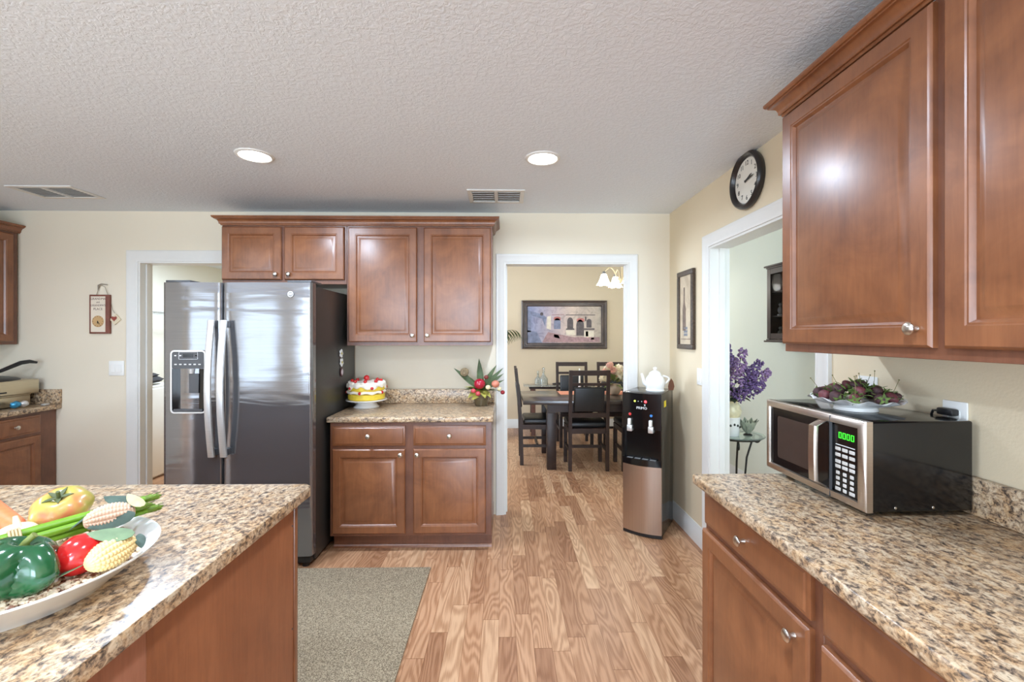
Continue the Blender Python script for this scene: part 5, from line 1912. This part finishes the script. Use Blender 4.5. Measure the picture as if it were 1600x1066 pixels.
patch(3, [(0.36, 0.16), (0.44, 0.12), (0.42, 0.22), (0.36, 0.24)]); patch(2, [(0.86, 0.09), (0.91, 0.10), (0.90, 0.15), (0.86, 0.14)])
b.build('canvas', pd, t)

# chandelier
hc_ = Vector((1.385, 5.25, 0))
t = thing('chandelier', 'lit cream chandelier with curved arms and flared glass shades over the dining table', 'chandelier', (hc_.x, hc_.y, 2.05))
ivory = plain('ivory_metal', rgb(222, 204, 168), 0.35, 0.2)
b = MB(); b.lathe([(0, 2.055), (0.03, 2.058), (0.055, 2.066), (0.055, 2.072), (0.022, 2.082), (0.016, 2.11), (0.010, 2.13), (0.008, 2.78), (0.06, 2.785), (0.06, 2.7995), (0, 2.7995)], 24, hc_)
b.build('stem', ivory, t)
b = None
for k in range(4):
    a = R(186) + 2 * PI * k / 4
    dv2 = Vector((math.cos(a), math.sin(a), 0))
    pts = [hc_ + dv2 * 0.02 + Vector((0, 0, 2.08))]
    for q in range(1, 13):
        u = q / 12
        pts.append(hc_ + dv2 * (0.05 + 0.17 * u) + Vector((0, 0, 2.08 + 0.165 * math.sin(PI * 0.78 * u ** 0.8))))
    b = MB(); b.tube(pts, 0.007, 10)
    ar = b.build('arm', ivory, t)
    sc = pts[-1]
    b = MB(); b.lathe([(0, 0.014), (0.016, 0.010), (0.024, -0.012), (0.022, -0.022), (0, -0.022)], 18, sc)
    b.build('socket_cap', mid_grey, ar)
    ft = rot_to(Vector((dv2.x * 0.22, dv2.y * 0.22, 1)))
    b = MB(); b.lathe([(0.028, -0.020), (0.034, -0.03), (0.046, -0.07), (0.062, -0.11), (0.086, -0.145), (0.084, -0.146), (0.058, -0.108), (0.042, -0.07), (0.030, -0.03)], 28, sc, wob=lambda r, z, a: (r, z + (0.006 * math.sin(6 * a) if z < -0.14 else 0)))
    b.build('glass_shade', shade_glow, ar)
    l = bpy.data.lights.new('chandelier_bulb', 'POINT'); l.energy = 4.5; l.color = (0.85, 0.85, 0.80); l.shadow_soft_size = 0.04
    lo = bpy.data.objects.new('chandelier_bulb', l); COL.objects.link(lo); lo.location = sc + Vector((0, 0, -0.17))

# palm in the dining room
pp = Vector((-0.25, 6.3, 0))
t = thing('potted_palm', 'potted palm whose arching frond shows at the left edge of the dining doorway', 'plant', pp)
b = MB(); b.lathe([(0, 0), (0.13, 0), (0.16, 0.26), (0.175, 0.28), (0.165, 0.28), (0.15, 0.25), (0, 0.24)], 28, pp)
b.build('pot', plain('clay_pot', rgb(126, 82, 58), 0.6), t)
b = MB(); b.tube([pp + Vector((0, 0, 0.2)), pp + Vector((0.01, 0, 0.7)), pp + Vector((0, 0, 1.25))], [0.03, 0.024, 0.018], 10)
b.build('trunk', plain('palm_trunk', rgb(98, 78, 52), 0.8, var=0.3, vscale=60), t)
palmg = plain('palm_green', rgb(70, 78, 40), 0.5, var=0.25)
for k in range(7):
    a = 2 * PI * k / 7 - 0.15
    d = Vector((math.cos(a), math.sin(a), 0))
    top = pp + Vector((0, 0, 1.24))
    pts = [top + d * (0.40 * u) + Vector((0, 0, 0.62 * u - 0.34 * u * u)) for u in [q / 10 for q in range(11)]]
    b = MB(); b.tube(pts, [0.006 - 0.0004 * q for q in range(11)], 6)
    s_ = d.cross(Vector((0, 0, 1)))
    for q in range(3, 11):
        for sg in (-1, 1):
            b.leaf(pts[q], d * 0.6 + s_ * sg * 0.55 + Vector((0, 0, -0.35)), 0.20 - 0.006 * abs(q - 6), 0.022, (0, 0, 1), 0.45, n=6)
    b.build('frond', palmg, t)

# ------------------------------------------------------------------ hall: curio cabinet, plant table
XH = 2.3
t = thing('curio_cabinet', 'small dark glass-fronted curio cabinet hung on the hall wall', 'cabinet', (XH, 3.475, 1.40))
cy0, cy1, cz0, cz1, cdp = 3.26, 3.69, 1.405, 2.01, 0.10
b = MB()
b.box(XH - 0.012, XH - 0.001, cy0, cy1, cz0, cz1)
b.box(XH - cdp, XH - 0.012, cy0, cy0 + 0.016, cz0, cz1); b.box(XH - cdp, XH - 0.012, cy1 - 0.016, cy1, cz0, cz1)
b.build('case', walnut, t)
for z in (cz0 - 0.012, cz1):
    b = MB(); b.box(XH - cdp - 0.03, XH - 0.001, cy0 - 0.025, cy1 + 0.025, z, z + 0.014, 0.004, 2)
    b.box(XH - cdp - 0.015, XH - 0.001, cy0 - 0.012, cy1 + 0.012, z + (0.0142 if z < 1.6 else -0.012), z + (0.0242 if z < 1.6 else -0.0002))
    b.build('cornice', walnut, t)
b = MB()
for a in ((cy0, cy0 + 0.05, cz0 + 0.014, cz1 - 0.014), (cy1 - 0.05, cy1, cz0 + 0.014, cz1 - 0.014), (cy0 + 0.05, cy1 - 0.05, cz0 + 0.014, cz0 + 0.06), (cy0 + 0.05, cy1 - 0.05, cz1 - 0.06, cz1 - 0.014)):
    b.box(XH - cdp - 0.016, XH - cdp - 0.0005, *a, 0.002, 1)
d_ = b.build('door', walnut, t)
b = MB(); b.box(XH - cdp - 0.010, XH - cdp - 0.006, cy0 + 0.05, cy1 - 0.05, cz0 + 0.06, cz1 - 0.06)
tg = glass('thin_glass', (1, 1, 1, 1), 0.0, 1.0)
tg.node_tree.nodes['Principled BSDF'].inputs['IOR'].default_value = 1.06
b.build('pane', tg, d_)
shz = (1.60, 1.80)
for z in shz:
    b = MB(); b.box(XH - cdp + 0.002, XH - 0.0125, cy0 + 0.0165, cy1 - 0.0165, z, z + 0.008)
    b.build('shelf', walnut, t)
for k, (y, z, lab) in enumerate(((3.60, 1.6086, 'white cherub figurine on the middle shelf of the curio cabinet'), (3.60, 1.4178, 'white cherub figurine on the bottom of the curio cabinet'))):
    t = thing('figurine', lab, 'figurine', (XH - 0.055, y, z), 0, 'figurines in the curio cabinet')
    b = MB(); b.lathe([(0, 0), (0.026, 0), (0.026, 0.012), (0.016, 0.018), (0.024, 0.04), (0.022, 0.06), (0.012, 0.075), (0, 0.078)], 18, (XH - 0.055, y, z))
    b.build('figure', ceramic, t)
    b = MB(); b.ball((XH - 0.055, y, z + 0.09), 0.017, 2)
    b.build('head', ceramic, t)
    b = MB(); b.ball((XH - 0.045, y - 0.022, z + 0.06), (0.005, 0.016, 0.022), 1); b.ball((XH - 0.045, y + 0.022, z + 0.06), (0.005, 0.016, 0.022), 1)
    b.build('wings', ceramic, t)

hz = Vector((1.685, 3.25, 0))
t = thing('plant_stand', 'small round glass-topped wrought iron table in the hall', 'table', hz)
b = MB(); b.lathe([(0, 0.722), (0.196, 0.722), (0.20, 0.726), (0.196, 0.730), (0, 0.730)], 48, hz)
b.build('glass_top', glass('green_edge_glass', (0.72, 0.9, 0.82, 1), 0.02, 0.8), t)
b = MB(); b.tube([hz + Vector((0.175 * math.cos(a), 0.175 * math.sin(a), 0.714)) for a in [2 * PI * k / 32 for k in range(33)]], 0.006, 8)
b.build('rim_ring', iron, t)
for k in range(3):
    a = R(250) + 2 * PI * k / 3
    d = Vector((math.cos(a), math.sin(a), 0))
    b = MB(); b.tube([hz + d * r_ + Vector((0, 0, z)) for r_, z in ((0.165, 0.710), (0.14, 0.66), (0.10, 0.55), (0.085, 0.40), (0.10, 0.22), (0.15, 0.06), (0.175, 0.012), (0.18, 0.007))], 0.007, 8)
    b.tube([hz + d * (0.188 + 0.025 * math.cos(q)) + Vector((0, 0, 0.682 + 0.025 * math.sin(q))) for q in [PI / 2 - 1.6 * PI * j / 14 for j in range(15)]], 0.005, 7)
    b.build('leg', iron, t)
vz = Vector((1.625, 3.20, 0.7306))
t = thing('vase', 'white and yellow floral ceramic vase on the glass hall table', 'vase', vz)
b = MB(); b.lathe([(0, 0), (0.058, 0), (0.062, 0.006), (0.066, 0.10), (0.068, 0.13), (0.064, 0.135)], 32, vz)
b.build('lower_body', ceramic, t)
b = MB(); b.lathe([(0.064, 0.134), (0.072, 0.15), (0.076, 0.18), (0.064, 0.22), (0.052, 0.235), (0.058, 0.25), (0.054, 0.25), (0.048, 0.235), (0.060, 0.20), (0, 0.15)], 32, vz)
b.build('upper_body', plain('straw_yellow_glaze', rgb(226, 216, 180), 0.25, var=0.15, vscale=30), t)
b = MB()
for k in range(16):
    a = 2 * PI * k / 16
    b.ball(vz + Vector((0.066 * math.cos(a), 0.066 * math.sin(a), 0.075 + 0.012 * math.sin(3 * a))), (0.008, 0.008, 0.010), 1)
b.build('painted_band', plain('dark_green_motif', rgb(46, 50, 40), 0.4), t)
t = thing('lilac_bouquet', 'purple lilac bouquet in the vase on the glass hall table', 'bouquet', vz + Vector((0, 0, 0.235)))
lil = [plain('lilac_purple', rgb(116, 92, 140), 0.6, var=0.3, vscale=70), plain('lilac_mauve', rgb(152, 122, 164), 0.6, var=0.3, vscale=70)]
dkl = plain('dark_lilac_leaf', rgb(62, 76, 52), 0.55, var=0.25)
rn = random.Random(4)
bc = vz + Vector((0, 0, 0.25))
for k, (dx, dy, dz, L) in enumerate(((-0.05, -0.05, 0.40, 0.16), (0.07, -0.03, 0.36, 0.17), (0.16, -0.05, 0.27, 0.17), (0.24, -0.02, 0.21, 0.15), (0.10, -0.1, 0.20, 0.15), (0.0, -0.11, 0.24, 0.14), (0.15, -0.1, 0.12, 0.13), (-0.08, -0.09, 0.14, 0.13), (0.02, -0.12, 0.08, 0.10), (-0.13, 0.0, 0.26, 0.15), (0.05, 0.08, 0.30, 0.16), (0.18, 0.06, 0.16, 0.14))):
    tip = bc + Vector((dx * 0.95, dy, dz * 0.86)); d = (tip - bc).normalized()
    b = MB()
    for q in range(110):
        u = rn.random()
        w_ = 0.050 * (1 - 0.75 * u) + 0.010
        a = rn.uniform(0, 2 * PI)
        e = d.orthogonal().normalized()
        f_ = d.cross(e)
        c = tip + d * (L * (u - 0.6)) + (e * math.cos(a) + f_ * math.sin(a)) * w_ * rn.uniform(0.6, 1)
        b.ball(c, (0.0095, 0.0095, 0.006), 1, Matrix.Rotation(rn.uniform(0, PI), 4, 'X') @ Matrix.Rotation(rn.uniform(0, PI), 4, 'Y'), fn=lambda d_, p_: p_ * (1 + 0.3 * math.cos(4 * math.atan2(d_.y, d_.x))))
    b.build('flower_spike', lil[k % 2], t)
    b = MB(); b.tube([bc - Vector((0, 0, 0.04)), bc + (tip - bc) * 0.5, tip], 0.0025, 6)
    b.build('stem', dkl, t)
for k in range(18):
    a = rn.uniform(0, 2 * PI); e = rn.uniform(-0.1, 0.9)
    d = Vector((math.cos(a) * math.cos(e), math.sin(a) * math.cos(e), math.sin(e)))
    b = MB(); b.leaf(bc + d * 0.03 + Vector((0, 0, 0.02)), d, rn.uniform(0.11, 0.18), 0.075, (0, 0, 1), 0.3)
    b.build('leaf', dkl, t)
# wire leaf votive
lv = Vector((1.755, 3.20, 0.7306))
t = thing('glass_ornament', 'pale green glass ornament of wired leaves right of the floral vase', 'ornament', lv)
for k in range(9):
    a = 2 * PI * k / 9
    d = Vector((math.cos(a) * 0.6, math.sin(a) * 0.6, 0.9))
    b = MB(); b.leaf(lv + Vector((0.012 * math.cos(a), 0.012 * math.sin(a), 0.012)), d, 0.12, 0.06, Vector((-math.cos(a), -math.sin(a), 0.6)), -0.1, n=6)
    b.build('leaf', plain('misty_green_glass', rgb(196, 206, 184), 0.15, var=0.15, Transmission_Weight=0.35) if 'misty_green_glass' not in MATS else MATS['misty_green_glass'], t)
    b = MB(); b.tube([lv + Vector((0, 0, 0.01)) + d * (0.115 * q / 5) for q in range(6)], 0.0022, 6)
    b.build('wire', iron, t)
b = MB(); b.lathe([(0, 0), (0.03, 0), (0.03, 0.006), (0.012, 0.014), (0, 0.016)], 18, lv)
b.build('base', iron, t)
